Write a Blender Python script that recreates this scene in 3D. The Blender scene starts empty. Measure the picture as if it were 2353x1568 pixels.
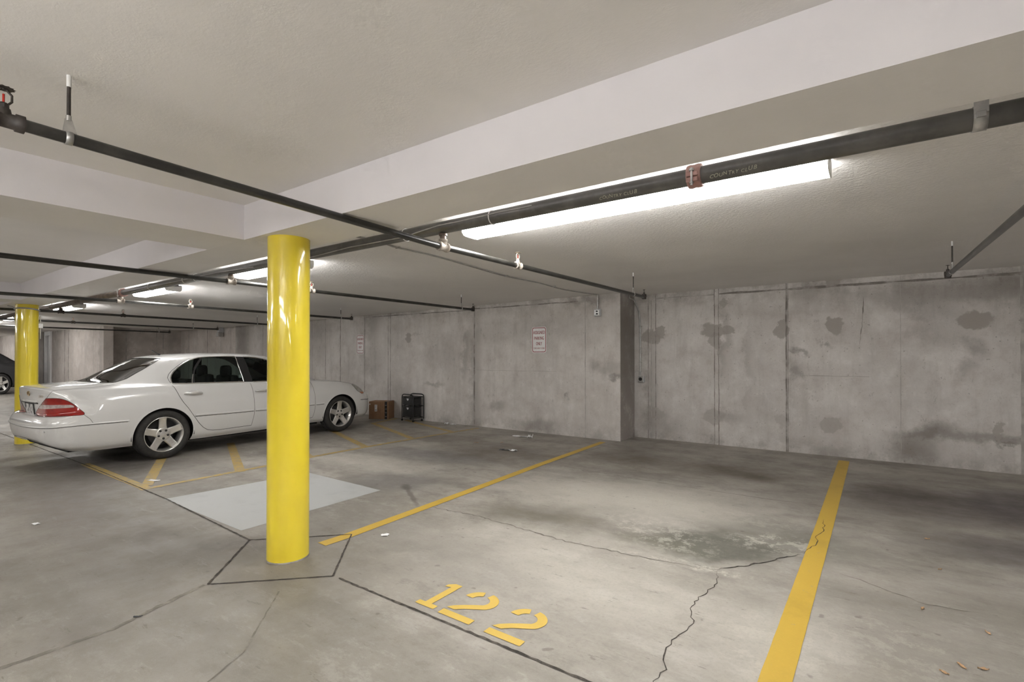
import math
CAM_F, CAM_CX, CAM_CY, CAM_YAW, CAM_PITCH = 1144.784, 1206.537, 809.383, .610144, .0075277
LAMP = 9.8
EXPO = 1.64
CAR_X, CAR_Y = -9.088, 4.234
import bpy, bmesh, math, random
import numpy as np
from mathutils import Vector, Matrix
from mathutils.geometry import delaunay_2d_cdt
C = bpy.context.scene.collection
PI = math.pi
def R(d): return d*PI/180
random.seed(7)

# ---------------------------------------------------------------- camera
cam = bpy.data.cameras.new('camera'); camo = bpy.data.objects.new('camera', cam); C.objects.link(camo)
camo.location = (0, 0, 1.44)
camo.rotation_euler = (PI/2+CAM_PITCH, 0, CAM_YAW)
cam.sensor_width = 36; cam.lens = CAM_F*36/2353
cam.shift_x = -(CAM_CX-1176.5)/2353; cam.shift_y = (CAM_CY-784)/2353
cam.clip_end = 200
sc = bpy.context.scene; sc.camera = camo
sc.view_settings.view_transform = 'Standard'; sc.view_settings.look = 'None'
sc.view_settings.gamma = 1; sc.view_settings.use_curve_mapping = False
sc.view_settings.exposure = 0
sc.cycles.max_bounces = 8; sc.cycles.diffuse_bounces = 5; sc.cycles.glossy_bounces = 4
sc.cycles.transparent_max_bounces = 12
sc.cycles.use_denoising = True
sc.cycles.use_adaptive_sampling = True; sc.cycles.adaptive_threshold = .1; sc.cycles.adaptive_min_samples = 16
sc.cycles.sample_clamp_indirect = 6

# ---------------------------------------------------------------- materials
def mat(name, col, rough=.6, metal=0, emit=None, spec=.5, coat=0):
    m = bpy.data.materials.new(name); m.use_nodes = True
    b = m.node_tree.nodes['Principled BSDF']
    b.inputs['Base Color'].default_value = (*col, 1); b.inputs['Roughness'].default_value = rough
    b.inputs['Metallic'].default_value = metal; b.inputs['Specular IOR Level'].default_value = spec
    b.inputs['Coat Weight'].default_value = coat; b.inputs['Coat Roughness'].default_value = .04
    if emit:
        b.inputs['Emission Color'].default_value = (*emit[0], 1); b.inputs['Emission Strength'].default_value = emit[1]
    return m
class NT_:
    """small helper for building node trees"""
    def __init__(s, m):
        s.t = m.node_tree; s.b = s.t.nodes['Principled BSDF']
        s.pos = s.n('ShaderNodeNewGeometry').outputs['Position']
    def n(s, ty, **kw):
        o = s.t.nodes.new(ty)
        for k, v in kw.items(): setattr(o, k, v)
        return o
    def l(s, a, b): s.t.links.new(a, b)
    def noise(s, scale, detail=4, rough=.6, vec=None, stretch=None):
        o = s.n('ShaderNodeTexNoise'); o.inputs['Scale'].default_value = scale
        o.inputs['Detail'].default_value = detail; o.inputs['Roughness'].default_value = rough
        v = vec or s.pos
        if stretch:
            mp = s.n('ShaderNodeMapping'); mp.inputs['Scale'].default_value = stretch; s.l(v, mp.inputs['Vector']); v = mp.outputs[0]
        s.l(v, o.inputs['Vector']); return o
    def ramp(s, fac, lo, hi, a=0, b=1):
        o = s.n('ShaderNodeMapRange', interpolation_type='SMOOTHSTEP')
        o.inputs['From Min'].default_value = lo; o.inputs['From Max'].default_value = hi
        o.inputs['To Min'].default_value = a; o.inputs['To Max'].default_value = b
        s.l(fac, o.inputs['Value']); return o.outputs[0]
    def mix(s, fac, a, b, mode='MIX'):
        o = s.n('ShaderNodeMix', data_type='RGBA', blend_type=mode)
        for sock, v in ((o.inputs[0], fac), (o.inputs[6], a), (o.inputs[7], b)):
            if isinstance(v, (int, float)): sock.default_value = v
            elif isinstance(v, tuple): sock.default_value = (*v, 1)
            else: s.l(v, sock)
        return o.outputs[2]
    def math(s, op, a, b=None):
        o = s.n('ShaderNodeMath', operation=op)
        for i, v in enumerate((a, b)):
            if v is None: continue
            if isinstance(v, (int, float)): o.inputs[i].default_value = v
            else: s.l(v, o.inputs[i])
        return o.outputs[0]
    def warp(s, scale, amp, detail=3, base=None):
        nz = s.noise(scale, detail, .65)
        a = s.n('ShaderNodeVectorMath', operation='SUBTRACT'); s.l(nz.outputs['Color'], a.inputs[0]); a.inputs[1].default_value = (.5, .5, .5)
        b = s.n('ShaderNodeVectorMath', operation='SCALE'); s.l(a.outputs[0], b.inputs[0]); b.inputs['Scale'].default_value = amp
        c = s.n('ShaderNodeVectorMath', operation='ADD'); s.l(base or s.pos, c.inputs[0]); s.l(b.outputs[0], c.inputs[1])
        return c.outputs[0]
    def blob(s, vec, loc, scale, rot=(0, 0, 0), soft=.5):
        mp = s.n('ShaderNodeMapping', vector_type='TEXTURE')
        mp.inputs['Location'].default_value = loc; mp.inputs['Rotation'].default_value = rot; mp.inputs['Scale'].default_value = scale
        s.l(vec, mp.inputs['Vector'])
        ln = s.n('ShaderNodeVectorMath', operation='LENGTH'); s.l(mp.outputs[0], ln.inputs[0])
        return s.ramp(ln.outputs['Value'], 1-soft, 1+soft, 1, 0)
    def bump(s, h, strength=.2, dist=.01):
        o = s.n('ShaderNodeBump'); o.inputs['Strength'].default_value = strength; o.inputs['Distance'].default_value = dist
        s.l(h, o.inputs['Height']); s.l(o.outputs[0], s.b.inputs['Normal']); return o
    def base(s, c): s.l(c, s.b.inputs['Base Color'])

# ---------------------------------------------------------------- mesh helpers
class MB:
    """collects shapes into one mesh; every shape may carry a material slot"""
    def __init__(s): s.v = []; s.f = []; s.m = []; s.sm = []; s.slot = 0
    def add(s, vs, fs, smooth=False):
        o = len(s.v); s.v += [tuple(p) for p in vs]
        for f in fs: s.f.append(tuple(o+i for i in f)); s.m.append(s.slot); s.sm.append(smooth)
        return s
    def box(s, x0, x1, y0, y1, z0, z1):
        vs = [(x, y, z) for z in (z0, z1) for y in (y0, y1) for x in (x0, x1)]
        return s.add(vs, [(0, 2, 3, 1), (4, 5, 7, 6), (0, 1, 5, 4), (2, 6, 7, 3), (0, 4, 6, 2), (1, 3, 7, 5)])
    def bbox(s, x0, x1, y0, y1, z0, z1, b=.005):
        """box with chamfered edges"""
        bm = bmesh.new(); bmesh.ops.create_cube(bm, size=1)
        for v in bm.verts: v.co = Vector(((x0+x1)/2+v.co.x*(x1-x0), (y0+y1)/2+v.co.y*(y1-y0), (z0+z1)/2+v.co.z*(z1-z0)))
        bmesh.ops.bevel(bm, geom=bm.edges[:], offset=b, segments=2, affect='EDGES', profile=.6)
        return s.bm(bm)
    def bm(s, bm, M=None, smooth=False):
        bm.verts.index_update()
        vs = [(M @ v.co if M else v.co) for v in bm.verts]
        s.add(vs, [[v.index for v in f.verts] for f in bm.faces], smooth); bm.free(); return s
    def tube(s, pts, r, n=12, caps=True):
        """round tube along a polyline; r may be a list"""
        P = [Vector(p) for p in pts]; k = len(P); rs = r if isinstance(r, (list, tuple)) else [r]*k
        T = [(P[min(i+1, k-1)]-P[max(i-1, 0)]).normalized() for i in range(k)]
        a = Vector((0, 0, 1)) if abs(T[0].z) < .9 else Vector((1, 0, 0))
        x = T[0].cross(a).normalized(); vs = []; fs = []
        for i in range(k):
            x = (x-T[i]*x.dot(T[i])).normalized(); y = T[i].cross(x)
            for j in range(n):
                q = 2*PI*j/n; vs.append(P[i]+(x*math.cos(q)+y*math.sin(q))*rs[i])
        for i in range(k-1):
            for j in range(n): fs.append((i*n+j, i*n+(j+1) % n, (i+1)*n+(j+1) % n, (i+1)*n+j))
        s.add(vs, fs, True)
        if caps: s.add(vs[:n], [tuple(range(n))[::-1]]); s.add(vs[-n:], [tuple(range(n))])
        return s
    def lathe(s, prof, M=None, n=24, smooth=True, close=False):
        """prof: (r, z) pairs turned about Z, then moved by M"""
        vs = []; fs = []; k = len(prof)
        for r, z in prof:
            for j in range(n):
                q = 2*PI*j/n; p = Vector((r*math.cos(q), r*math.sin(q), z)); vs.append(M @ p if M else p)
        for i in range(k-1 if not close else k):
            i2 = (i+1) % k
            for j in range(n): fs.append((i*n+j, i*n+(j+1) % n, i2*n+(j+1) % n, i2*n+j))
        return s.add(vs, fs, smooth)
    def prism(s, poly, h0, h1, M=None):
        """polygon (x, y) extruded from z=h0 to z=h1"""
        n = len(poly); vs = [Vector((x, y, h)) for h in (h0, h1) for x, y in poly]
        if M: vs = [M @ v for v in vs]
        return s.add(vs, [tuple(range(n))[::-1], tuple(range(n, 2*n))]+[(i, (i+1) % n, n+(i+1) % n, n+i) for i in range(n)])
    def build(s, name, mats, parent=None, autosmooth=None):
        me = bpy.data.meshes.new(name); me.from_pydata(s.v, [], s.f); me.update()
        for m in (mats if isinstance(mats, (list, tuple)) else [mats]): me.materials.append(m)
        me.polygons.foreach_set('material_index', s.m); me.polygons.foreach_set('use_smooth', s.sm)
        o = bpy.data.objects.new(name, me); C.objects.link(o)
        if parent: o.parent = parent
        return o
def axisM(loc, d):
    """matrix that maps +Z on direction d at loc"""
    return Matrix.Translation(loc) @ Vector(d).to_track_quat('Z', 'Y').to_matrix().to_4x4()
def tag(o, label=None, cat=None, group=None, kind=None):
    for k, v in (('label', label), ('category', cat), ('group', group), ('kind', kind)):
        if v: o[k] = v
    return o
def thing(name, label, cat, loc=(0, 0, 0), rz=0, group=None):
    o = bpy.data.objects.new(name, None); C.objects.link(o); o.location = loc; o.rotation_euler = (0, 0, rz)
    o.empty_display_size = .1
    return tag(o, label, cat, group)
def copy_tree(o, parent=None):
    c = o.copy(); C.objects.link(c)
    if parent is not None: c.parent = parent
    for ch in list(o.children): copy_tree(ch, c)
    return c
_tc = {}
def text_geo(txt, size=1.0, shear=0, spacing=1.0):
    """vertices (x, y) and faces of a flat text, x centred, baseline at y = 0"""
    cu = bpy.data.curves.new('lettering', 'FONT'); cu.body = txt; cu.size = size; cu.align_x = 'CENTER'; cu.shear = shear
    cu.space_character = spacing; cu.resolution_u = 4
    o = bpy.data.objects.new('lettering', cu); C.objects.link(o)
    dg = bpy.context.evaluated_depsgraph_get(); me = o.evaluated_get(dg).to_mesh()
    vs = [(v.co.x, v.co.y) for v in me.vertices]; fs = [tuple(p.vertices) for p in me.polygons]
    o.evaluated_get(dg).to_mesh_clear(); bpy.data.objects.remove(o); bpy.data.curves.remove(cu)
    return vs, fs
# ---------------------------------------------------------------- materials of the place
def make_floor_mat():
    m = mat('concrete_floor', (.4, .37, .33), .55, spec=.35); t = NT_(m)
    big = t.noise(.55, 3, .62); mid = t.noise(2.6, 5, .68); fine = t.noise(46, 3, .7); grit = t.noise(240, 2, .6)
    streak = t.noise(1.7, 4, .62, stretch=(.35, 1.25, 1))
    c = t.mix(t.ramp(big.outputs[0], .34, .66), FLOOR_A, FLOOR_B)
    c = t.mix(t.math('MULTIPLY', t.ramp(streak.outputs[0], .44, .70), .55), c, FLOOR_D)
    c = t.mix(t.math('MULTIPLY', t.ramp(mid.outputs[0], .48, .70), .42), c, (.225, .208, .185))
    fog = t.noise(2.4, 8, .80, stretch=(.75, 1.25, 1)); c = t.mix(t.math('MULTIPLY', t.ramp(fog.outputs[0], .50, .63), .46), c, (.165, .15, .13)); c = t.mix(t.math('MULTIPLY', t.ramp(fog.outputs[0], .49, .38), .38), c, (.48, .465, .43))
    w = t.warp(1.7, .62, 5); w2 = t.warp(7.0, .16, 4); w3 = w
    w4 = t.warp(14, .04, 1)
    # wear, oil, tyre marks and the sedan's painted shade on the slab: centre, half sizes, turn, colour, strength, softness
    B = [(-1.36, 6.55, .42, .30, 0, (.070, .056, .038), .88, .75), (-1.75, 6.5, 1.0, .55, 0, (.19, .165, .135), .42, .8),
         (.62, 6.2, .85, .55, .1, (.10, .083, .082), .75, .42), (1.45, 6.6, .75, .75, 0, (.10, .085, .088), .78, .35), (.2, 6.55, .5, .42, .3, (.085, .07, .058), .75, .7),
         (1.15, 5.1, .8, .35, .25, (.105, .09, .09), .70, .6), (-.15, 5.7, .7, .5, 0, (.19, .17, .15), .5, .7),
         (-.98, 3.92, .42, .30, .35, (.105, .105, .085), .85, .35), (-.62, 4.35, .50, .42, .2, (.17, .165, .14), .70, .6), (-1.35, 3.72, .35, .14, .2, (.17, .165, .13), .6, .6),
         (-2.5, 3.75, .50, .24, .15, (.15, .135, .105), .68, .7), (-2.35, 4.2, .35, .3, 0, (.22, .2, .17), .5, .8),
         (-4.55, 5.85, .85, .62, .1, (.13, .11, .092), .70, .8), (-5.3, 5.1, .9, .32, .05, (.15, .145, .145), .60, .7), (-6.0, 6.4, .7, .4, .0, (.17, .15, .125), .5, .7),
         (-4.5, 3.85, .5, .35, .3, (.185, .175, .168), .65, .6), (-2.9, 6.6, .50, .38, 0, (.14, .12, .095), .60, .8),
         (-2.85, 2.75, .65, .22, .1, (.235, .22, .2), .55, .7), (-2.2, 2.55, .5, .18, .1, (.25, .235, .215), .5, .7), (-2.9, 2.2, .35, .25, 0, (.23, .21, .19), .4, .8),
         (-6.5, 1.75, 3.2, 1.1, 0, (.185, .17, .15), .68, .8), (-3.6, .95, 1.6, .35, .05, (.20, .185, .165), .45, .8), (-3.45, 1.9, .75, .55, 0, (.19, .17, .145), .40, .7), (-4.5, 1.62, 1.3, .20, .03, (.165, .148, .128), .70, .75), (-5.8, 1.35, 1.6, .22, .02, (.19, .17, .15), .5, .8), (-3.9, 1.95, .35, .14, .6, (.12, .105, .09), .75, .7),
         (-3.95, 1.2, 1.2, .14, .04, (.2, .182, .162), .45, .8), (-3.5, 1.80, .40, .22, 0, (.2, .175, .14), .45, .7), (-7.6, 1.6, 1.6, .3, 0, (.17, .155, .14), .5, .8),
         (-8.2, 2.35, .9, .5, 0, (.08, .072, .068), .65, .8), (-7.4, 1.95, .7, .16, 0, (.13, .115, .10), .5, .8),  # first patch paints the shadow at the sedan's rear into the slab
         (-3.91, 3.545, .40, .026, -.578, (.15, .135, .12), .85, .5), (-4.20, 3.74, .13, .05, -.578, (.11, .1, .09), .85, .5),
         (.2, 2.6, .5, .3, .2, (.25, .225, .19), .55, .8), (.1, 3.2, .55, .35, 0, (.26, .24, .215), .5, .8), (.6, 3.9, .7, .3, .1, (.25, .23, .2), .5, .8)]
    for x, y, rx, ry, rot, col, st, soft in B:
        c = t.mix(t.math('MULTIPLY', t.blob(w if max(ry, .06) > .06 else w4, (x, y, 0), (rx, ry, 3), (0, 0, rot), soft), st), c, col)
    # pale zones and flaked laitance
    for x, y, rx, ry, rot, st in [(-2.0, 4.75, 1.0, .55, .1, .80), (-1.7, 3.0, 1.5, .45, 0, .32), (-3.0, 4.6, .4, .4, 0, .35), (-1.2, 2.5, .9, .5, 0, .2), (-5.5, 4.3, .9, .3, 0, .45), (-.35, 2.75, .22, .5, 0, .4)]:
        c = t.mix(t.math('MULTIPLY', t.blob(w3, (x, y, 0), (rx, ry, 3), (0, 0, rot), .8), st), c, (.54, .515, .455))
    speck = t.ramp(t.noise(8, 7, .82).outputs[0], .50, .56)
    for x, y, rx, ry, rot, st in [(-1.45, 3.95, .5, .26, -.4, .45), (-.62, 4.25, .33, .20, .3, .55), (-.40, 2.75, .25, .35, 0, .3), (-1.1, 3.45, .45, .06, .1, .6), (-.85, 4.75, .4, .2, 0, .25), (.05, 3.1, .3, .3, 0, .2)]:
        k = t.math('MULTIPLY', t.blob(w2, (x, y, 0), (rx, ry, 3), (0, 0, rot), .5), speck)
        c = t.mix(t.math('MULTIPLY', k, st), c, (.58, .555, .49))
    scr = t.ramp(t.noise(5.0, 7, .82, stretch=(.45, 2.2, 1)).outputs[0], .585, .63); c = t.mix(t.math('MULTIPLY', scr, .12), c, (.58, .56, .52))
    drk = t.ramp(t.noise(7.0, 7, .80, stretch=(.6, 1.9, 1)).outputs[0], .60, .65); c = t.mix(t.math('MULTIPLY', drk, .52), c, (.13, .118, .10))
    spots = t.ramp(t.noise(9.5, 2, .5).outputs[0], .70, .76)
    c = t.mix(t.math('MULTIPLY', spots, .55), c, (.13, .115, .1))
    c = t.mix(t.math('MULTIPLY', t.ramp(fine.outputs[0], .45, .75), .22), c, (.20, .18, .16))
    c = t.mix(t.math('MULTIPLY', t.ramp(grit.outputs[0], .55, .8), .18), c, (.62, .59, .54))
    t.base(c)
    t.l(t.ramp(mid.outputs[0], .3, .7, .42, .68), t.b.inputs['Roughness'])
    t.bump(fine.outputs[0], .10, .004)
    return m
def make_wall_mat(name, plaster, dark, tint=(1, 1, 1)):
    """board-marked concrete; plaster = trowelled repair patches, dark = grime: (x, z, rx, rz, turn, strength)"""
    m = mat(name, (.4, .37, .34), .8, spec=.25); t = NT_(m)
    big = t.noise(.8, 4, .55); vert = t.noise(2.6, 5, .7, stretch=(2.2, 1, .30)); mid = t.noise(3.2, 8, .78); fine = t.noise(60, 3, .65)
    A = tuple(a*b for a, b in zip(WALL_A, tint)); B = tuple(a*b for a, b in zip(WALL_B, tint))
    c = t.mix(t.ramp(big.outputs[0], .36, .64), A, B)
    c = t.mix(t.math('MULTIPLY', t.ramp(vert.outputs[0], .46, .74), .42), c, WALL_D)
    c = t.mix(t.math('MULTIPLY', t.ramp(mid.outputs[0], .49, .66), .30), c, (.36, .308, .285))
    c = t.mix(t.math('MULTIPLY', t.ramp(mid.outputs[0], .49, .36), .30), c, (.74, .72, .70))
    scuff = t.ramp(t.noise(5.0, 6, .80, stretch=(1.6, 1, .8)).outputs[0], .60, .66)
    c = t.mix(t.math('MULTIPLY', scuff, .34), c, (.17, .155, .135))
    grime_and_darkening = t.n('ShaderNodeSeparateXYZ'); t.l(t.pos, grime_and_darkening.inputs[0])
    edge = t.math('ADD', t.ramp(grime_and_darkening.outputs[2], 2.15, 2.5), t.ramp(grime_and_darkening.outputs[2], .30, 0.0))  # darkens the wall towards the ceiling and towards the floor
    c = t.mix(t.math('MULTIPLY', t.math('MULTIPLY', edge, t.ramp(t.noise(2.2, 5, .75).outputs[0], .38, .62)), .50), c, (.20, .182, .16))
    pores = t.ramp(t.noise(34, 1, .5).outputs[0], .73, .78)
    c = t.mix(t.math('MULTIPLY', pores, .45), c, (.12, .105, .09))
    w = t.warp(6.5, .24, 5); w2 = t.warp(3.2, .50, 5)
    for x, z, rx, rz, rot, st in dark:
        c = t.mix(t.math('MULTIPLY', t.blob(w2, (x, 0, z), (rx, 30, rz), (0, rot, 0), .7), st), c, (.15, .132, .115))
    for x, z, rx, rz, rot, st in plaster:
        c = t.mix(t.math('MULTIPLY', t.blob(w, (x, 0, z), (rx, 30, rz), (0, rot, 0), .12), st), c, (.345, .318, .292))
    c = t.mix(t.math('MULTIPLY', t.ramp(fine.outputs[0], .5, .8), .18), c, (.2, .18, .16))
    t.base(c)
    t.bump(fine.outputs[0], .12, .004)
    return m
def make_ceiling_mat(name, col, st=.5, scale=55):
    m = mat(name, col, .75, spec=.3); t = NT_(m)
    a = t.noise(scale, 4, .65, stretch=(1, 1.5, 1)); b = t.noise(1.1, 4, .55); d = t.noise(scale*3, 2, .5)
    c = t.mix(t.ramp(b.outputs[0], .35, .7), col, tuple(v*.94 for v in col))
    t.base(c); t.bump(t.math('ADD', t.ramp(a.outputs[0], .42, .62), t.math('MULTIPLY', d.outputs[0], .3)), st, .006)
    return m
def make_paint_mat(name, col, under, wear=.55, rough=.55):
    m = mat(name, col, rough, spec=.4); t = NT_(m)
    a = t.noise(13, 6, .75); b = t.noise(2.1, 5, .65); f = t.noise(90, 2, .6)
    c = t.mix(t.math('MULTIPLY', t.ramp(b.outputs[0], .48, .72), .35), col, tuple(v*.62 for v in col))
    c = t.mix(t.math('MULTIPLY', t.ramp(f.outputs[0], .5, .75), .18), c, tuple(min(1, v*1.25) for v in col))
    c = t.mix(t.math('MULTIPLY', t.ramp(a.outputs[0], 1-wear*.72, 1.08-wear*.72), .7), c, under)
    t.base(c); return m
def noisy(name, col, col2, scale, rough=.5, metal=0, spec=.5, lo=.4, hi=.65, coat=0, bump=0):
    m = mat(name, col, rough, metal, spec=spec, coat=coat); t = NT_(m)
    tc = t.n('ShaderNodeTexCoord').outputs['Object']
    n = t.noise(scale, 5, .65, vec=tc); t.base(t.mix(t.ramp(n.outputs[0], lo, hi), col, col2))
    if bump: t.bump(n.outputs[0], bump, .004)
    return m

FLOOR_A, FLOOR_B, FLOOR_D = (.385, .362, .322), (.29, .271, .238), (.195, .18, .155)
WALL_A, WALL_B, WALL_D = (.62, .595, .572), (.53, .506, .484), (.38, .36, .34)
M = {}
M['floor'] = make_floor_mat()
plaster_back = [(-3.18, 1.76, .17, .14, .3, .85), (-3.02, 1.84, .10, .10, 0, .8), (-2.15, 1.84, .19, .12, 0, .85), (-2.1, 1.68, .10, .12, 0, .7), (-1.90, 1.84, .10, .09, .2, .8), (-1.13, 1.84, .10, .14, 0, .85), (-.47, 1.88, .12, .13, .5, .9),
                (1.05, 1.885, .18, .125, 0, 1), (-1.98, 2.27, .05, .09, 0, .7), (-3.12, .44, .17, .12, .2, .6), (-2.12, .45, .17, .13, 0, .55), (-1.13, .45, .10, .10, 0, .35), (-.50, .455, .13, .11, 0, .6), (1.27, .52, .045, .14, .25, .8), (-.48, 2.50, .11, .07, 0, .8)]
dark_back = [(1.0, 2.28, 1.3, .16, 0, .5), (.6, 2.05, .35, .12, .3, .35), (.75, 1.75, .3, .2, .3, .25), (1.03, 1.52, .13, .1, 0, .45), (.96, 1.27, .1, .12, .4, .35), (1.15, .40, .75, .07, 0, .55), (.45, .20, .25, .22, .3, .6), (.6, .46, .3, .09, -.2, .55),
             (-.95, 1.22, .10, .12, 0, .5), (-.9, 1.49, .10, .035, .2, .5), (-.55, 1.60, .06, .05, 0, .5), (-1.9, .46, .25, .10, 0, .3), (-3.2, .9, .12, .8, 0, .35), (-3.0, .25, .4, .2, 0, .3), (1.5, 1.2, .6, 1.0, 0, .15), (-1.6, 1.3, .05, .6, 0, .2), (-1.95, 1.75, .06, .5, 0, .35), (1.35, .33, .1, .03, 0, .6)]
plaster_pier = [(-8.69, 1.86, .10, .13, .2, .9), (-8.45, 1.93, .25, .02, 0, .4), (-7.67, 2.34, .28, .09, 0, .2)]
dark_pier = [(-6.95, 1.5, .09, .5, .1, .4), (-6.08, .46, .16, .12, 0, .4), (-5.2, .14, .5, .12, 0, .45), (-3.75, 1.24, .35, .13, 0, .35), (-4.15, 2.40, .35, .06, 0, .4), (-4.5, .7, .03, .07, .3, .5), (-6.3, 1.9, .9, .2, 0, .2), (-7.6, 1.5, .6, .4, 0, .2), (-7.9, .8, .3, .05, 0, .4),
             (-10.0, 2.2, .25, .5, 0, .35), (-9.95, 1.3, .4, .4, 0, .3), (-12.4, 1.9, .6, .6, 0, .3), (-6.7, 1.2, .14, 1.4, 0, .35), (-4.8, 2.0, .8, .3, 0, .18), (-9.0, .5, .6, .3, 0, .25), (-3.6, 1.1, .12, .04, 0, .6), (-16.4, 1.3, .45, 2.2, 0, .6)]
M['wall_back'] = make_wall_mat('concrete_wall_back', plaster_back, dark_back)
M['wall_pier'] = make_wall_mat('concrete_wall_pier', plaster_pier, dark_pier, (1.0, .995, .985))
M['wall_side'] = make_wall_mat('concrete_pier_return_shade', [], [(-3.45, 1.6, .5, .9, 0, .55)], (.72, .70, .69))  # darker copy of the pier concrete, shade put into its side face
M['wall_far'] = make_wall_mat('concrete_wall_far', [], [(-26.5, 1.3, .5, 2, 0, .15), (-21.2, 1.3, .2, 2, 0, .25)], (1.0, .96, .93))
M['joint'] = noisy('wall_joint_grime', (.33, .31, .29), (.46, .435, .41), 5, .85)
M['joint_line'] = noisy('wall_form_line', (.19, .172, .155), (.38, .355, .33), 6, .9)
M['ceiling'] = make_ceiling_mat('textured_ceiling_paint', (.83, .812, .795), .07, 46)
M['ceiling_rough'] = make_ceiling_mat('rough_trowelled_ceiling_paint', (.83, .812, .795), .40, 30)
M['beam_side'] = make_ceiling_mat('beam_side_light_cast', (.765, .742, .762), .03, 20)  # lavender cast of the mixed lighting put into the side colour
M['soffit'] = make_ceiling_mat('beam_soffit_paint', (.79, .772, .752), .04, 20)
M['crack'] = noisy('slab_crack', (.035, .03, .025), (.11, .095, .08), 20, .9)
M['crack_pale'] = noisy('slab_hairline', (.16, .145, .125), (.27, .25, .22), 9, .9)
M['yellow_line'] = make_paint_mat('yellow_line_paint', (.56, .375, .060), (.34, .30, .22), .52)
M['yellow_faint'] = make_paint_mat('worn_yellow_paint', (.43, .305, .10), (.27, .245, .20), .70)
M['yellow_number'] = make_paint_mat('yellow_stencil_paint', (.64, .45, .10), (.45, .39, .27), .42)
M['grey_patch'] = make_paint_mat('grey_white_paint', (.43, .44, .435), (.40, .39, .36), .46)

# ---------------------------------------------------------------- the shell
def struct(o): o['kind'] = 'structure'; return o
fb = MB().box(-46, 9.3, -9.3, 8.8, -.25, 0)
floor = struct(fb.build('floor', M['floor']))
def ribbon(mb, pts, w, z=.0015, jit=0, step=.12, seed=0, taper=False):
    """thin flat strip laid on the slab along pts, with a ragged edge"""
    rnd = random.Random(seed); P = []
    for a, b in zip(pts[:-1], pts[1:]):
        n = max(1, int(math.hypot(b[0]-a[0], b[1]-a[1])/step))
        for i in range(n): P.append((a[0]+(b[0]-a[0])*i/n, a[1]+(b[1]-a[1])*i/n))
    P.append(pts[-1]); vs = []
    for i, p in enumerate(P):
        q0 = P[max(0, i-1)]; q1 = P[min(len(P)-1, i+1)]
        d = Vector((q1[0]-q0[0], q1[1]-q0[1])).normalized(); n = Vector((-d.y, d.x))
        k = 1.0 if not taper else max(.15, min(1, 6*min(i, len(P)-1-i)/len(P)))
        o = (rnd.random()-.5)*jit*2 if 0 < i < len(P)-1 else 0
        ww = w*k*(1+(rnd.random()-.5)*(.7 if w < .05 else .012))/2
        for s in (1, -1): vs.append((p[0]+n.x*(ww*s+o), p[1]+n.y*(ww*s+o), z))
    mb.add(vs, [(2*i, 2*i+1, 2*i+3, 2*i+2) for i in range(len(P)-1)])
def floor_part(name, mb, m, label=None):
    o = mb.build(name, m, floor)
    if label: o['label'] = label
    return o
# saw joints
j = MB()
for k, (pts, w) in enumerate([([(-3.998, 1.963), (-4.6, 1.99), (-5.839, 2.045), (-8.56, 2.07), (-14, 2.0)], .013), ([(-2.84, 1.96), (-1.4, 1.968), (2.5, 1.975)], .014),
        ([(-3.998, 1.963), (-3.449, 2.496)], .012), ([(-3.449, 2.496), (-2.897, 1.955)], .012), ([(-2.897, 1.955), (-3.437, 1.435)], .012), ([(-3.437, 1.435), (-3.998, 1.963)], .014)]):
    ribbon(j, pts, w, .0032, (.003 if k == 1 else .0015), .03, k)
floor_part('control_joint', j, M['crack'], 'dark sawn joint lines around the column and along the aisle')
j = MB()
ribbon(j, [(-3.45, 1.42), (-3.37, 1.15), (-3.29, .917), (-3.30, .3)], .030, .0014, .006, .03, 18)
for k, pts in enumerate([[(-2.98, 1.64), (-2.72, 1.40), (-2.51, 1.208), (-2.40, .98)], [(-3.30, 5.61), (-1.92, 5.51), (-.89, 5.50), (-.45, 5.56)], [(-7.66, 1.5), (-7.75, 2.3), (-7.66, 3.04), (-7.2, 4.1), (-6.9, 6.9)], [(-3.45, 2.5), (-3.62, 5.0), (-3.5, 7.75)]]):
    ribbon(j, pts, .009, .0014, .003, .05, 20+k)
floor_part('faint_joint', j, M['crack_pale'])
j = MB()
ribbon(j, [(-3.62, 3.365), (-2.95, 3.43), (-2.5, 3.40), (-1.96, 3.354), (-1.346, 3.407), (-.886, 3.475)], .014, .0015, .012, .04, 31, True)
floor_part('slab_crack', j, M['crack_pale'])
j = MB()
ribbon(j, [(-.886, 3.475), (-.78, 3.60), (-.709, 3.691), (-.577, 3.899), (-.47, 4.06), (-.42, 4.12)], .009, .0033, .010, .03, 32, True)
ribbon(j, [(-.42, 4.12), (-.405, 4.2), (-.36, 4.4), (-.385, 4.6), (-.34, 4.8), (-.36, 5.1)], .005, .0033, .012, .04, 35, True)
floor_part('slab_crack', j, M['crack'])
j = MB()
ribbon(j, [(-.866, 3.47), (-.83, 3.35), (-.82, 3.221), (-.86, 3.0), (-.856, 2.871), (-.80, 2.72), (-.803, 2.634), (-.84, 2.5), (-.832, 2.381), (-.79, 2.25), (-.796, 2.139), (-.80, 1.97)], .006, .0017, .010, .03, 33, True)
floor_part('slab_crack', j, M['crack'])
j = MB(); ribbon(j, [(-.19, 3.89), (-.08, 3.86), (.023, 3.81), (.25, 3.7), (.5, 3.75)], .010, .0015, .01, .04, 34, True)
floor_part('slab_crack', j, M['crack_pale'])
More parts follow.
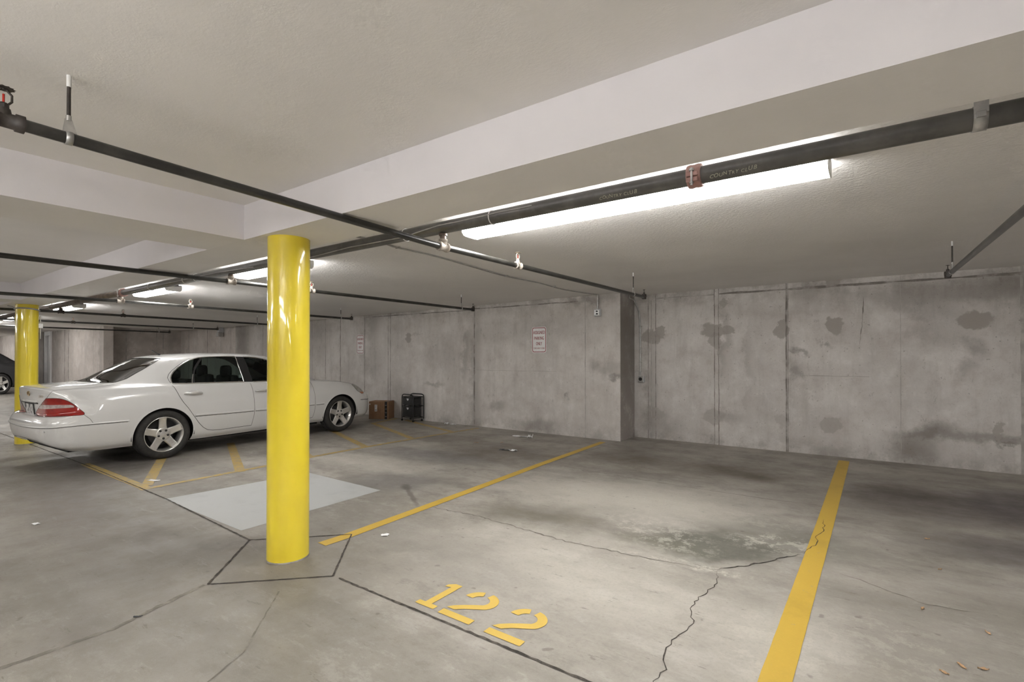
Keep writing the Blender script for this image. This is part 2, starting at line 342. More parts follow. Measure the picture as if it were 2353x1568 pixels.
# painted lines
def line(name, pts, w, m, label, z=.0025, seed=0, jit=.0008):
    mb = MB(); ribbon(mb, pts, w, z, jit, .06, seed); return floor_part(name, mb, m, label)
line('stall_line', [(-3.455, 2.235), (-3.45, 2.44), (-3.53, 4.0), (-3.62, 5.5), (-3.702, 7.56)], .105, M['yellow_line'], 'yellow line left of the bay numbered 122', seed=1)
line('stall_line', [(-.362, 2.0), (-.362, 2.44), (-.345, 5.0), (-.335, 8.10)], .127, M['yellow_line'], 'yellow line right of the bay numbered 122', seed=2)
line('hatch_edge', [(-6.452, 2.02), (-6.50, 3.3), (-6.56, 4.3), (-6.56, 5.3), (-6.52, 6.5), (-6.44, 7.6)], .085, M['yellow_faint'], 'long edge line of the hatched zone', seed=3)
line('hatch_edge', [(-8.6, 2.085), (-6.43, 2.085)], .10, M['yellow_faint'], 'short edge line of the hatched zone at the aisle', .0022, seed=4)
line('hatch_edge', [(-8.72, 6.80), (-8.98, 7.70)], .085, M['yellow_faint'], 'short end line of the hatched zone by the carton', .0018, seed=9)
for k, (a, b) in enumerate([((-6.60, 2.13), (-8.72, 3.05)), ((-6.44, 3.05), (-8.70, 3.96)), ((-6.56, 4.05), (-8.70, 4.86)), ((-6.60, 5.02), (-8.72, 5.80)), ((-6.62, 6.00), (-8.80, 6.88)), ((-6.56, 6.95), (-8.6, 7.62))]):
    line('hatch_stripe', [a, b], .11, M['yellow_faint'], None, .0020-.0001*k, 40+k)
pm = MB().add([(x, y, .0012) for x, y in [(-5.839, 2.03), (-4.27, 2.03), (-4.325, 3.49), (-5.70, 3.51)]], [(0, 1, 2, 3)])
floor_part('paint_patch', pm, M['grey_patch'], 'pale grey painted rectangle behind the column')
def stencil_two():
    """a stencilled 2 with its gap, in a unit cell 0..0.58 wide, 0..1 high"""
    polys = [[(0, 0), (.60, 0), (.60, .15), (0, .15)]]
    def arc(cx, cy, r0, r1, a0, a1, n=14, sy=1.0):
        o = [(cx+r1*math.cos(R(a0+(a1-a0)*i/n)), cy+sy*r1*math.sin(R(a0+(a1-a0)*i/n))) for i in range(n+1)]
        return o+[(cx+r0*math.cos(R(a0+(a1-a0)*i/n)), cy+sy*r0*math.sin(R(a0+(a1-a0)*i/n))) for i in range(n, -1, -1)]
    polys.append(arc(.30, .70, .155, .30, 178, 108))
    a = arc(.30, .70, .155, .30, 80, -38)
    n = 15; outer = a[:n]; inner = a[n:]
    outer += [(.40, .42), (.26, .33), (.15, .22)]; inner = [(.0, .22), (.06, .32), (.18, .43), (.31, .53)]+inner
    polys.append(outer+inner)
    return polys
nb = MB()
def put(polys, x, y, w, h):
    for p in polys: nb.add([(x+a*w, y+b*h, .0028) for a, b in p], [tuple(range(len(p)))])
put([[(.08, 0), (.62, 0), (.62, .13), (.44, .13), (.44, 1), (.24, 1), (.10, .90), (.10, .80), (.25, .84), (.25, .13), (.08, .13)]], -2.222, 2.025, .27, .305)
put(stencil_two(), -2.010, 2.018, .385, .335); put(stencil_two(), -1.672, 2.012, .385, .335)
tri = nb.build('bay_number', M['yellow_number'], floor); tri['label'] = 'yellow stencilled number 122'

# ceiling slab with beams; the far edge dips slightly to the left along the back wall
def ceil_z(x, y):
    return 2.53-.10*min(1.4, max(0, (-x-1.5)/9))*max(0, min(1, (y-3.3)/3.2))
cb = MB(); xs = [-46+i*1.0 for i in range(56)]+[9.3]; ys = [-9.3, -5, 0, 2, 3.0, 3.4, 4, 4.6, 5.2, 5.8, 6.4, 7.0, 8.9]
vs = [(x, y, ceil_z(x, y)) for x in xs for y in ys]; n = len(ys)
cb.add(vs, [(i*n+k, i*n+k+1, (i+1)*n+k+1, (i+1)*n+k) for i in range(len(xs)-1) for k in range(n-1)])
cb.m = [1 if k >= 3 else 0 for i in range(len(xs)-1) for k in range(n-1)]
cb.box(-46, 9.3, -9.3, 8.9, 2.56, 2.75)
ceiling = struct(cb.build('ceiling', [M['ceiling'], M['ceiling_rough']]))
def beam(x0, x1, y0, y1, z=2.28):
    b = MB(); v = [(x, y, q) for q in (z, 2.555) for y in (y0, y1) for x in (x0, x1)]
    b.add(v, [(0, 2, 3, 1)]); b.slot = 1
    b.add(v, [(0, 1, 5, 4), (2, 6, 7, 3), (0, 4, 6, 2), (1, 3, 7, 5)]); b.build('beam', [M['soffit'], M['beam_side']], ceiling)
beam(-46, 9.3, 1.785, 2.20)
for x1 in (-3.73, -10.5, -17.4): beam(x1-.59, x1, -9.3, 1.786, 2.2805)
# walls
def wall(name, x0, x1, y, m, joints=(), lines=(), thick=.3, seed=0):
    w = MB().box(x0, x1, y, y+thick, 0, 2.6); rnd = random.Random(seed)
    for x, wd, slot in joints:                           # vertical form joints
        w.slot = slot; n = 26; v = []
        for i in range(n+1):
            z = 2.56*i/n; o = (rnd.random()-.5)*.006; k = wd*(.75+rnd.random()*.5)/2
            v += [(x-k+o, y-.0015, z), (x+k+o, y-.0015, z)]
        w.add(v, [(2*i, 2*i+1, 2*i+3, 2*i+2) for i in range(n)])
    for xa, xb, z, wd, slot in lines:                    # horizontal pour lines
        w.slot = slot; n = max(4, int((xb-xa)/.15)); v = []
        for i in range(n+1):
            k = wd*(.5+rnd.random())/2; o = (rnd.random()-.5)*.008
            v += [(xa+(xb-xa)*i/n, y-.0022, z+o-k), (xa+(xb-xa)*i/n, y-.0022, z+o+k)]
        w.add(v, [(2*i, 2*i+2, 2*i+3, 2*i+1) for i in range(n)])
    return struct(w.build(name, [m, M['joint_line'], M['joint']]))
wall('wall_back', -3.49, 9.3, 8.39, M['wall_back'], [(-3.231, .010, 1), (-3.176, .012, 2), (-3.097, .013, 1), (-2.114, .012, 1), (-2.047, .012, 1), (-1.072, .020, 1), (-1.050, .008, 1), (1.478, .03, 2), (.30, .006, 2)],
     [(-3.09, -2.12, 2.435, .02, 2), (-2.04, 2.0, 2.442, .028, 1), (-1.05, -.05, 1.148, .007, 2), (-3.49, -3.23, 1.17, .008, 2)], seed=3)
w = MB(); ribbon(w, [(-.112, 2.27), (-.118, 2.02), (-.13, 1.85), (-.156, 1.60)], .011, 0, .004, .04, 5, True)
w.v = [(x, 8.387, y) for x, y, z in w.v]; w.build('wall_crack', M['joint_line'], bpy.data.objects['wall_back'])
wall('wall_pier', -16.81, -3.49, 7.79, M['wall_pier'], [(-4.153, .016, 2), (-6.716, .030, 1), (-9.311, .016, 1), (-9.39, .016, 1), (-10.262, .02, 1), (-11.249, .025, 1), (-11.9, .02, 1), (-12.5, .02, 2), (-13.6, .03, 2), (-15.1, .02, 1), (-16.0, .05, 2)],
     [(-6.70, -4.3, 2.405, .018, 1), (-10.2, -6.73, 2.385, .018, 1), (-7.0, -4.75, 1.15, .006, 2)], thick=.9, seed=5)
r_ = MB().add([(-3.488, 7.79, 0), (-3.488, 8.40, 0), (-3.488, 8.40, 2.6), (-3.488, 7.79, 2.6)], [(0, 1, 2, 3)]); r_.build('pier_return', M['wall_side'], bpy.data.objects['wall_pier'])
wall('wall_recess', -21.3, -16.81, 7.92, M['wall_far'], [(-20.6, .05, 2), (-19.1, .04, 1), (-18.1, .03, 2), (-17.4, .03, 2)], [], seed=6)
sw = MB().box(-21.6, -21.3, 5.56, 8.3, 0, 2.6); sw.slot = 1
for y_, k_ in ((6.25, .035), (7.15, .03), (7.35, .03)): sw.add([(-21.298, y_-k_/2, 0), (-21.298, y_+k_/2, 0), (-21.298, y_+k_/2, 2.6), (-21.298, y_-k_/2, 2.6)], [(0, 1, 2, 3)])
struct(sw.build('wall_side', [M['wall_far'], M['joint']]))
wall('wall_stub', -27.2, -20.96, 5.54, M['wall_far'], [(-25.4, .06, 1), (-24.9, .06, 1), (-22.0, .02, 2), (-26.6, .04, 2)], [], .26, 7)
wall('wall_stub_far', -46, -28.5, 5.54, M['wall_far'], [(-29.3, .03, 2)], [], .26, 8)
for nm, b in {'wall_right': (9.3, 9.6, -9.3, 8.9), 'wall_left': (-46.3, -46, -9.3, 8.9), 'wall_front': (-46, 9.3, -9.6, -9.3)}.items():
    struct(MB().box(*b, 0, 2.6).build(nm, M['wall_far']))
# white door in the stub wall
M['white_paint'] = noisy('white_door_paint', (.78, .77, .76), (.70, .69, .69), 3, .45)
M['dark_gap'] = mat('dark_gap', (.02, .018, .018), .9)
d = MB().bbox(-28.14, -27.21, 5.56, 5.62, 0, 2.34, .006); d.slot = 1; d.box(-27.34, -27.21, 5.49, 5.56, 0, 2.43); d.box(-28.14, -28.02, 5.49, 5.56, 0, 2.43); d.box(-28.02, -27.34, 5.49, 5.56, 2.26, 2.43)
door = struct(d.build('door_1', [M['white_paint'], M['white_paint']]))
MB().box(-28.48, -28.16, 5.545, 5.60, 0, 2.5).build('door_gap', M['dark_gap'], door)
# ---------------------------------------------------------------- materials of things
M['yellow_gloss'] = noisy('yellow_gloss_paint', (.86, .69, .040), (.82, .64, .032), 1.6, .30, coat=.8)
M['black_pipe'] = noisy('black_steel_pipe', (.022, .021, .019), (.042, .040, .035), 7, .30, .0, .6)
M['main_pipe'] = noisy('black_main_pipe_glare', (.075, .072, .066), (.12, .115, .105), 5, .30, .0, .7)  # lamp and flash glare on the pipe put into its grey
M['rust_pipe'] = noisy('rusty_steel_pipe', (.085, .055, .038), (.16, .115, .08), 9, .4, .1)
M['galv'] = noisy('galvanised_steel', (.42, .42, .41), (.58, .57, .55), 14, .38, .75)
M['fitting'] = noisy('dusty_cast_fitting', (.27, .235, .20), (.40, .36, .31), 18, .6, .1)
M['dark_fitting'] = noisy('dark_cast_fitting', (.03, .024, .02), (.06, .048, .04), 20, .55)
M['coupling'] = noisy('red_primer_coupling', (.36, .20, .175), (.44, .28, .245), 16, .55)
M['brass'] = mat('dull_brass', (.46, .41, .33), .5, .3)
M['bulb'] = mat('red_glass_bulb', (.5, .03, .02), .15)
M['chalk'] = mat('chalk_writing', (.46, .46, .36), .9)
M['white_metal'] = noisy('white_enamel', (.80, .80, .79), (.74, .74, .73), 4, .4)
M['lens'] = mat('lamp_lens', (.9, .9, .88), .4, emit=((1.0, .985, .965), LAMP))
M['lens_up'] = mat('added_uplight_lens', (.9, .9, .88), .4, emit=((1.0, .985, .965), LAMP*1.15))  # glowing lens of the added uplights only
M['cable'] = noisy('grey_cable', (.34, .33, .32), (.45, .44, .42), 12, .5)
M['plastic_grey'] = mat('grey_box', (.50, .51, .52), .5)
M['black'] = mat('black_plastic', (.012, .012, .013), .45)

# ---------------------------------------------------------------- columns
def column(x, y, label, r=.139, band=False):
    o = thing('support_column', label, 'column', (x, y, 0), 0)
    b = MB().lathe([(r*1.004, .0), (r*1.004, .006), (r, .012), (r, 2.27), (r, 2.29)], None, 64)
    b.add([(r*1.002*math.cos(2*PI*i/64), r*1.002*math.sin(2*PI*i/64), .001) for i in range(64)], [tuple(range(64))])
    b.build('shaft', M['yellow_gloss'], o)
    g = MB().lathe([(r+.004, 0), (r+.0045, .004), (r, .010)], None, 48); g.build('floor_seal', M['joint_line'], o)
    if band:
        t = MB(); P = [(1.03*r*math.cos(2*PI*i/40)*1.02, 1.03*r*math.sin(2*PI*i/40)*1.02, 2.195+.02*math.sin(2*PI*i/40+2.2)) for i in range(41)]
        t.tube(P, .012, 8); t.tube([P[24], (P[24][0]-.12, P[24][1]-.05, 2.25), (P[24][0]-.25, P[24][1]-.08, 2.275)], .009, 8)
        t.build('cable_band', M['cable'], o)
        q = MB().bbox(-.03, .03, r-.01, r+.05, 1.90, 1.98, .006); q.tube([(0, r+.02, 1.72), (0, r+.02, 2.10)], .010, 8); q.build('switch_box', M['galv'], o)
    return o
column(-3.445, 1.962, 'yellow painted round steel column in front, rising from the diamond shaped slab joint')
column(-11.41, 2.02, 'yellow painted round column farther back, left of the white sedan', .139, True)

# ---------------------------------------------------------------- sprinkler pipes
YM, ZM, RM_ = 2.62, 2.372, .0445
mp = thing('sprinkler_main', 'thick black steel sprinkler main pipe running beside the ceiling beam and long lamp', 'pipe', (0, YM, ZM))
def run(mb, x0, x1, r=RM_): mb.tube([(x0, 0, 0), (x1, 0, 0)], r, 28)
p1 = MB(); run(p1, -9.05, 9.0); p1.build('pipe', M['main_pipe'], mp)
p2 = MB(); run(p2, -24, -9.05); p2.build('pipe', M['rust_pipe'], mp)['label'] = 'rusty brown far length of the main'
def coupling(x):
    c = MB(); n = 36
    prof = [(-.036, RM_+.001), (-.034, RM_+.013), (-.020, RM_+.016), (0, RM_+.013), (.020, RM_+.016), (.034, RM_+.013), (.036, RM_+.001)]
    c.lathe([(r, z) for z, r in prof], axisM((x, 0, 0), (1, 0, 0)), n)
    for s in (1, -1):
        a = R(-20 if s > 0 else 160)                     # bolt lugs facing the aisle and the wall
        cy, cz = -math.cos(a)*(RM_+.014)*s*s, math.sin(a)*(RM_+.014)
        c.bbox(x-.030, x+.030, cy-.012, cy+.012, cz-.026, cz-.003, .004); c.bbox(x-.030, x+.030, cy-.012, cy+.012, cz+.003, cz+.026, .004)
    o = c.build('coupling', M['coupling'], mp); o['label'] = 'red grooved pipe coupling'
    b = MB(); a = R(-20); cy, cz = -math.cos(a)*(RM_+.016), math.sin(a)*(RM_+.016)
    b.tube([(x, cy-.012, cz-.045), (x, cy-.012, cz+.045)], .006, 8); b.tube([(x, cy-.012, cz-.036), (x, cy-.012, cz-.028)], .011, 6); b.tube([(x, cy-.012, cz+.028), (x, cy-.012, cz+.040)], .012, 8)
    b.build('bolt', M['galv'], o)
coupling(-.753); coupling(-9.05)
cl = MB()
cl.lathe([(RM_+.001, -.022), (RM_+.004, -.022), (RM_+.004, .022), (RM_+.001, .022)], axisM((.345, 0, 0), (1, 0, 0)), 36)
cl.box(.323, .367, -.048, -.044, 0, .158); cl.box(.323, .367, -.048, .02, .150, .158); cl.bbox(.330, .360, -.053, -.044, -.012, .012, .003)
cl.build('strap_hanger', M['galv'], mp)
for xh in (-6.9, -12.9):
    q = MB().lathe([(RM_+.001, -.012), (RM_+.004, -.012), (RM_+.004, .012), (RM_+.001, .012)], axisM((xh, 0, 0), (1, 0, 0)), 30); q.tube([(xh, 0, RM_), (xh, 0, .158)], .006, 8); q.build('strap_hanger', M['galv'], mp)
def chalk(txt, x, a0, size, seed):
    """hand lettering wrapped on the pipe: every character a little tilted and out of line"""
    rnd = random.Random(seed); mb = MB(); r = RM_+.0008; cx = 0; rows = []
    for ch in txt:
        if ch == ' ': cx += size*.42; continue
        vs, fs = text_geo(ch, size*(.92+.3*rnd.random()), .12+.25*rnd.random()); w_ = max(v[0] for v in vs)-min(v[0] for v in vs)
        q = (rnd.random()-.5)*.3; dy = (rnd.random()-.5)*size*.22
        rows.append(([(cx+w_/2+v[0]*math.cos(q)-v[1]*math.sin(q), v[0]*math.sin(q)+v[1]*math.cos(q)+dy) for v in vs], fs)); cx += w_+size*.10
    for vs, fs in rows:
        mb.add([(x+px-cx/2, -r*math.cos(R(a0)-py/r), -r*math.sin(R(a0)-py/r)) for px, py in vs], fs)
    mb.build('chalk_writing', M['chalk'], mp)
chalk('COUNTRY CLUB', -1.174, 50, .026, 1); chalk('COUNTRY CLUB', -.565, 50, .024, 2)
w = MB()
w.tube([(-4.2, -.030, -.036), (-3.6, -.042, -.020), (-2.95, -.040, -.026), (-2.56, -.046, .006), (-2.35, -.047, .004), (-2.0, -.044, .012), (-1.75, -.046, .008)], .0045, 8)
w.tube([(-8.6, -.036, -.030), (-7.4, -.044, -.010), (-6.0, -.046, -.004), (-5.2, -.040, -.024)], .0045, 8)
w.build('strapped_cable', M['cable'], mp)
for x in (-2.95, -2.1, -8.0, -6.6): MB().lathe([(RM_+.0005, -.004), (RM_+.006, 0), (RM_+.0005, .004)], axisM((x, 0, 0), (1, 0, 0)), 24).build('cable_tie', M['white_metal'], mp)

RB = .0225
def head_mesh(mb, x, y, z, s=1.0):
    """upright sprinkler: hex base, two frame arms and a toothed deflector; returns the bulb position"""
    mb.lathe([(.0, z), (.012*s, z), (.012*s, z+.014*s), (.008*s, z+.018*s), (0, z+.018*s)], Matrix.Translation((x, y, 0)), 8, False)
    for sg in (1, -1):
        mb.tube([(x, y+sg*.008*s, z+.014*s), (x, y+sg*.017*s, z+.026*s), (x, y+sg*.017*s, z+.044*s), (x, y+sg*.004*s, z+.058*s)], .0032*s, 6)
    mb.tube([(x, y, z+.055*s), (x, y, z+.062*s)], .005*s, 8)
    n = 24; vs = [(x, y, z+.066*s)]+[(x+(.026 if i % 2 else .021)*s*math.cos(2*PI*i/n), y+(.026 if i % 2 else .021)*s*math.sin(2*PI*i/n), z+.060*s) for i in range(n)]
    vs += [(x+.02*s*math.cos(2*PI*i/n), y+.02*s*math.sin(2*PI*i/n), z+.0585*s) for i in range(n)]
    mb.add(vs, [(0, 1+i, 1+(i+1) % n) for i in range(n)]+[(1+i, 1+n+i, 1+n+(i+1) % n, 1+(i+1) % n) for i in range(n)]+[tuple(range(2*n, n, -1))])
def branch(x, ze, zt, zn, yend, heads, rods, label, m_far='black_pipe', dust=True, ynear=-2.5):
    """one branch line along y: hung under the main, ends short of the wall"""
    o = thing('sprinkler_branch', label, 'pipe', (x, YM, zt), 0, None)
    def zz(y): return (zt+(ze-zt)*(y-YM)/(yend-YM) if y > YM else zt+(zn-zt)*(YM-y)/(YM-.5))-zt
    def P(y): return (0, y-YM, zz(y))
    pm = MB().tube([P(ynear), P(.5), P(1.4), P(YM)], RB, 20); pm.tube([P(YM), P((YM+yend)/2), P(yend)], RB*.96, 20)
    pm.build('pipe', M[m_far], o)
    tf = 'fitting' if dust else 'dark_fitting'
    t = MB()
    t.tube([P(YM-.045), P(YM-.028), P(YM-.027), P(YM+.027), P(YM+.028), P(YM+.045)], [.034, .034, .029, .029, .034, .034], 20)
    t.tube([(0, 0, .01), (0, 0, .036), (0, 0, .037), (0, 0, .055)], [.027, .027, .032, .032], 20)
    t.build('tee', M[tf], o)
    nz = MB().tube([(0, 0, .04), (0, 0, ZM-zt-RM_-.001)], RB, 18); nz.tube([(0, 0, ZM-zt-RM_-.016), (0, 0, ZM-zt-RM_-.001)], .030, 18); nz.build('riser_nipple', M['rust_pipe'], o)
    for k, y in enumerate(heads):
        p = P(y); h = MB()
        big = 1.5 if y < 1 else 1.0
        hd = MB(); hd.tube([P(y-.036*big), P(y-.020*big), P(y-.019*big), P(y+.019*big), P(y+.020*big), P(y+.036*big)], [.032, .032, .027, .027, .032, .032], 18)
        hd.tube([(p[0], p[1], p[2]+.01), (p[0], p[1], p[2]+.040)], [.024, .019], 14); f = hd.build('outlet_tee', M['dark_fitting' if (y < 1 or not dust) else 'fitting'], o)
        head_mesh(h, p[0], p[1], p[2]+.038, 1.25); hh = h.build('sprinkler_head', M['dark_fitting' if y < 1 else 'brass'], o)
        b = MB().tube([(p[0], p[1], p[2]+.060), (p[0], p[1], p[2]+.092)], .0035, 6); b.build('bulb', M['bulb'], hh)
    for y in rods:
        p = P(y); top = min(ceil_z(x, y), 2.53)-zt
        rr = MB().lathe([(RB+.001, -.011), (RB+.0035, -.011), (RB+.0035, .011), (RB+.001, .011)], axisM(p, (0, 1, .0)), 24)
        rr.add([(p[0]-.004, p[1]-.018, p[2]+RB), (p[0]-.004, p[1]+.024, p[2]+RB), (p[0]-.004, p[1]+.010, p[2]+RB+.05), (p[0]-.004, p[1]-.012, p[2]+RB+.05),
                (p[0]+.004, p[1]-.018, p[2]+RB), (p[0]+.004, p[1]+.024, p[2]+RB), (p[0]+.004, p[1]+.010, p[2]+RB+.05), (p[0]+.004, p[1]-.012, p[2]+RB+.05)],
               [(0, 1, 2, 3), (4, 7, 6, 5), (0, 4, 5, 1), (2, 6, 7, 3), (1, 5, 6, 2), (0, 3, 7, 4)])
        rr.tube([(p[0], p[1], p[2]+RB+.045), (p[0], p[1], p[2]+RB+.065)], .009, 8)
        c = rr.build('hanger', M['galv'], o)
        ro = MB().tube([(p[0], p[1], p[2]+RB+.05), (p[0], p[1], top-.04)], .0065, 10); ro.build('rod', M['dark_fitting'], c)
        an = MB().tube([(p[0], p[1], top-.045), (p[0], p[1], top+.004)], .008, 8); an.build('rod_anchor', M['white_metal'], c)
    e = MB(); p = P(yend)
    e.tube([P(yend-.035), P(yend-.004)], .030, 18); e.tube([(0, p[1], p[2]-.028), (0, p[1], p[2]+.012), (0, p[1], p[2]+.038)], [.026, .031, .030], 16); e.tube([(0, p[1], p[2]+.036), (0, p[1], p[2]+.058)], .014, 8)
    ee = e.build('end_elbow', M['dark_fitting'], o)
    h = MB(); head_mesh(h, 0, p[1], p[2]+.052, .8); h.build('sprinkler_head', M['dark_fitting'], o)
    return o
branch(.6175, 2.250, 2.14, 2.20, 6.54, (), (6.2,), 'black sprinkler branch pipe at far right, ending high on the back wall', dust=False)
branch(-2.559, 2.2415, 2.231, 2.287, 6.493, (.388, 3.55), (.565, 6.118), 'nearest black sprinkler branch pipe, crossing in front of the column top under the beam')
branch(-5.757, 2.250, 2.252, 2.250, 6.641, (3.574,), (6.337,), 'black sprinkler branch pipe passing just behind the front column')
branch(-9.172, 2.234, 2.254, 2.235, 6.624, (3.548,), (6.358,), 'sprinkler branch pipe above the white sedan, near the short lamp')
branch(-12.275, 2.215, 2.252, 2.235, 6.62, (3.55,), (6.19,), 'sprinkler branch pipe just past the back yellow column', ynear=-1.5, dust=False)
branch(-15.6, 2.211, 2.245, 2.235, 6.734, (3.55,), (6.1,), 'second farthest sprinkler branch pipe beyond the back column', ynear=-1.5, dust=False)
branch(-18.9, 2.21, 2.24, 2.235, 6.70, (3.5,), (6.4,), 'farthest sprinkler branch pipe, in front of the recessed wall', ynear=-1.5, dust=False)

# ---------------------------------------------------------------- fluorescent fixtures
def fixture(x0, x1, label, y=3.14, zc=2.53, n=1, up=False):
    o = thing('fluorescent_light', label, 'lamp', ((x0+x1)/2, y, zc-.004)); L = (x1-x0)/2
    if up: o.rotation_euler = (PI, 0, 0)
    MB().bbox(-L, L, -.075, .075, -.032, -.001, .004).build('housing', M['white_metal'], o)
    for k in range(n):
        a = -L+.006+(2*L-.012)*k/n; b = -L+.006+(2*L-.012)*(k+1)/n-(.003 if k < n-1 else 0)
        prof = [(-.108, -.012), (-.112, -.045), (-.107, -.078), (-.092, -.096), (-.060, -.101), (.060, -.101), (.092, -.096), (.107, -.078), (.112, -.045), (.108, -.012)]
        d = MB(); q = len(prof); vs = [(a, yy, zz) for yy, zz in prof]+[(b, yy, zz) for yy, zz in prof]
        d.add(vs, [(i, i+1, q+i+1, q+i) for i in range(q-1)], True); d.build('lens', M['lens_up' if up else 'lens'], o)
    for s in (-1, 1):
        prof = [(-.113, -.003), (-.116, -.046), (-.110, -.081), (-.094, -.100), (-.061, -.105), (.061, -.105), (.094, -.100), (.110, -.081), (.116, -.046), (.113, -.003)]
        e = MB().prism(prof, 0, .006, Matrix.Translation((L*s-(.006 if s > 0 else 0), 0, 0)) @ Matrix(((0, 0, 1, 0), (1, 0, 0, 0), (0, 1, 0, 0), (0, 0, 0, 1))))
        e.build('end_cap', M['white_metal'], o)
    return o
fixture(-2.75, -.186, 'long lit fluorescent lamp beside the main pipe over the empty bay', n=2)
fixture(-6.61, -5.2, 'short lit fluorescent lamp hidden partly behind the front column')
fixture(-10.04, -8.72, 'short lit fluorescent lamp left of the front column, over the sedan')
fixture(-14.8, -13.4, 'lit fluorescent lamp right beside the top of the back column')
fixture(-19.9, -18.6, 'farthest lit fluorescent lamp, left of the back column')
LN = 'assumed ceiling lamp, added outside the view for brightness'
for x0, x1, y in ((3.2, 5.7, 3.14), (-2.6, .0, -3.6), (3.4, 5.9, -3.6), (-9.2, -6.7, -3.6), (-16.5, -14.0, -3.6), (-25.0, -22.5, 3.14), (-24, -21.5, -3.6)):  # unseen lamps, assumed and added to brighten the garage
    fixture(x0, x1, LN, y, 2.53, 2)['group'] = 'ceiling lamps outside the view'

# ---------------------------------------------------------------- wall fittings
cb = thing('ceiling_cable', 'thin grey cable clipped across the ceiling to the wall corner', 'cable', (-3.9, 3.1, 2.52))
def sm(pts, n=6):
    """smooth polyline through the points"""
    P = [Vector(p) for p in pts]; out = []
    for i in range(len(P)-1):
        a = P[max(0, i-1)]; b = P[i]; c = P[i+1]; d = P[min(len(P)-1, i+2)]
        for k in range(n):
            t = k/n; out.append(.5*((2*b)+(c-a)*t+(2*a-5*b+4*c-d)*t*t+(3*b-a-3*c+d)*t**3))
    return out+[P[-1]]
cable_pts = [(-3.85, 2.7), (-3.848, 3.075), (-3.901, 3.342), (-3.886, 3.859), (-3.958, 4.548), (-4.029, 5.291), (-3.986, 6.037), (-4.04, 6.8), (-3.98, 7.4), (-3.90, 7.74)]
c = MB()
for dx in (0, .022):
    P = [(x+dx+(.012*math.sin(i*1.7) if dx else 0)+3.9, y-3.1, ceil_z(x, y)-.009-2.52) for i, (x, y) in enumerate(cable_pts)]
    c.tube(sm(P), .0055, 8)
c.build('cable', M['cable'], cb)
for x, y in ((-3.90, 3.342), (-4.02, 5.291), (-3.985, 6.45)):
    MB().bbox(x+3.9-.016, x+3.9+.042, y-3.1-.006, y-3.1+.006, ceil_z(x, y)-2.52-.018, ceil_z(x, y)-2.52, .002).build('clip', M['galv'], cb)
jb = thing('junction_box', 'small grey junction box with conduit high on the pier', 'electrical box', (-3.90, 7.79, 2.185))
MB().bbox(-.062, .062, -.05, -.001, -.062, .062, .008).build('box', M['plastic_grey'], jb)
q = MB().bbox(-.048, .048, -.056, -.05, -.05, .05, .004); q.build('cover', M['galv'], jb)
q = MB(); q.box(-.018, .018, -.0585, -.056, .008, .034); q.box(-.018, .018, -.0585, -.056, -.034, -.008); q.build('socket', M['black'], jb)
MB().tube([(0, -.025, .06), (0, -.025, .33)], .012, 12).build('conduit', M['galv'], jb)
oc = thing('wall_outlet', 'grey socket box with a round black outlet, fed by conduit on the back wall', 'electrical box', (-3.352, 8.39, 1.03))
MB().bbox(-.055, .055, -.055, -.001, -.058, .058, .008).build('box', M['plastic_grey'], oc)
MB().bbox(-.050, .050, -.062, -.055, -.053, .053, .004).build('cover', M['galv'], oc)
MB().tube([(0, -.061, 0), (0, -.070, 0)], .031, 24).build('socket', M['black'], oc)
co = sm([(-.10, -.30, 1.46), (-.135, -.22, 1.42), (-.13, -.05, 1.40), (-.10, -.025, 1.33), (-.055, -.02, 1.22), (-.030, -.02, 1.08), (-.022, -.02, .85), (-.020, -.02, .45), (-.020, -.02, .28), (-.025, -.022, .06)])
MB().tube(co, .0115, 12).build('conduit', M['galv'], oc)
for z in (.93, .29):
    MB().bbox(-.045, .012, -.024, -.001, z-.008, z+.008, .002).build('conduit_clip', M['galv'], oc)
hd = thing('wall_lamp', 'small grey emergency fitting high on the recessed far wall', 'lamp', (-17.95, 7.92, 2.24))
MB().bbox(-.07, .07, -.16, -.001, -.02, .22, .01).build('bracket', M['plastic_grey'], hd); MB().bbox(-.06, .08, -.2, -.02, -.16, -.02, .02).build('lamp_head', M['galv'], hd)

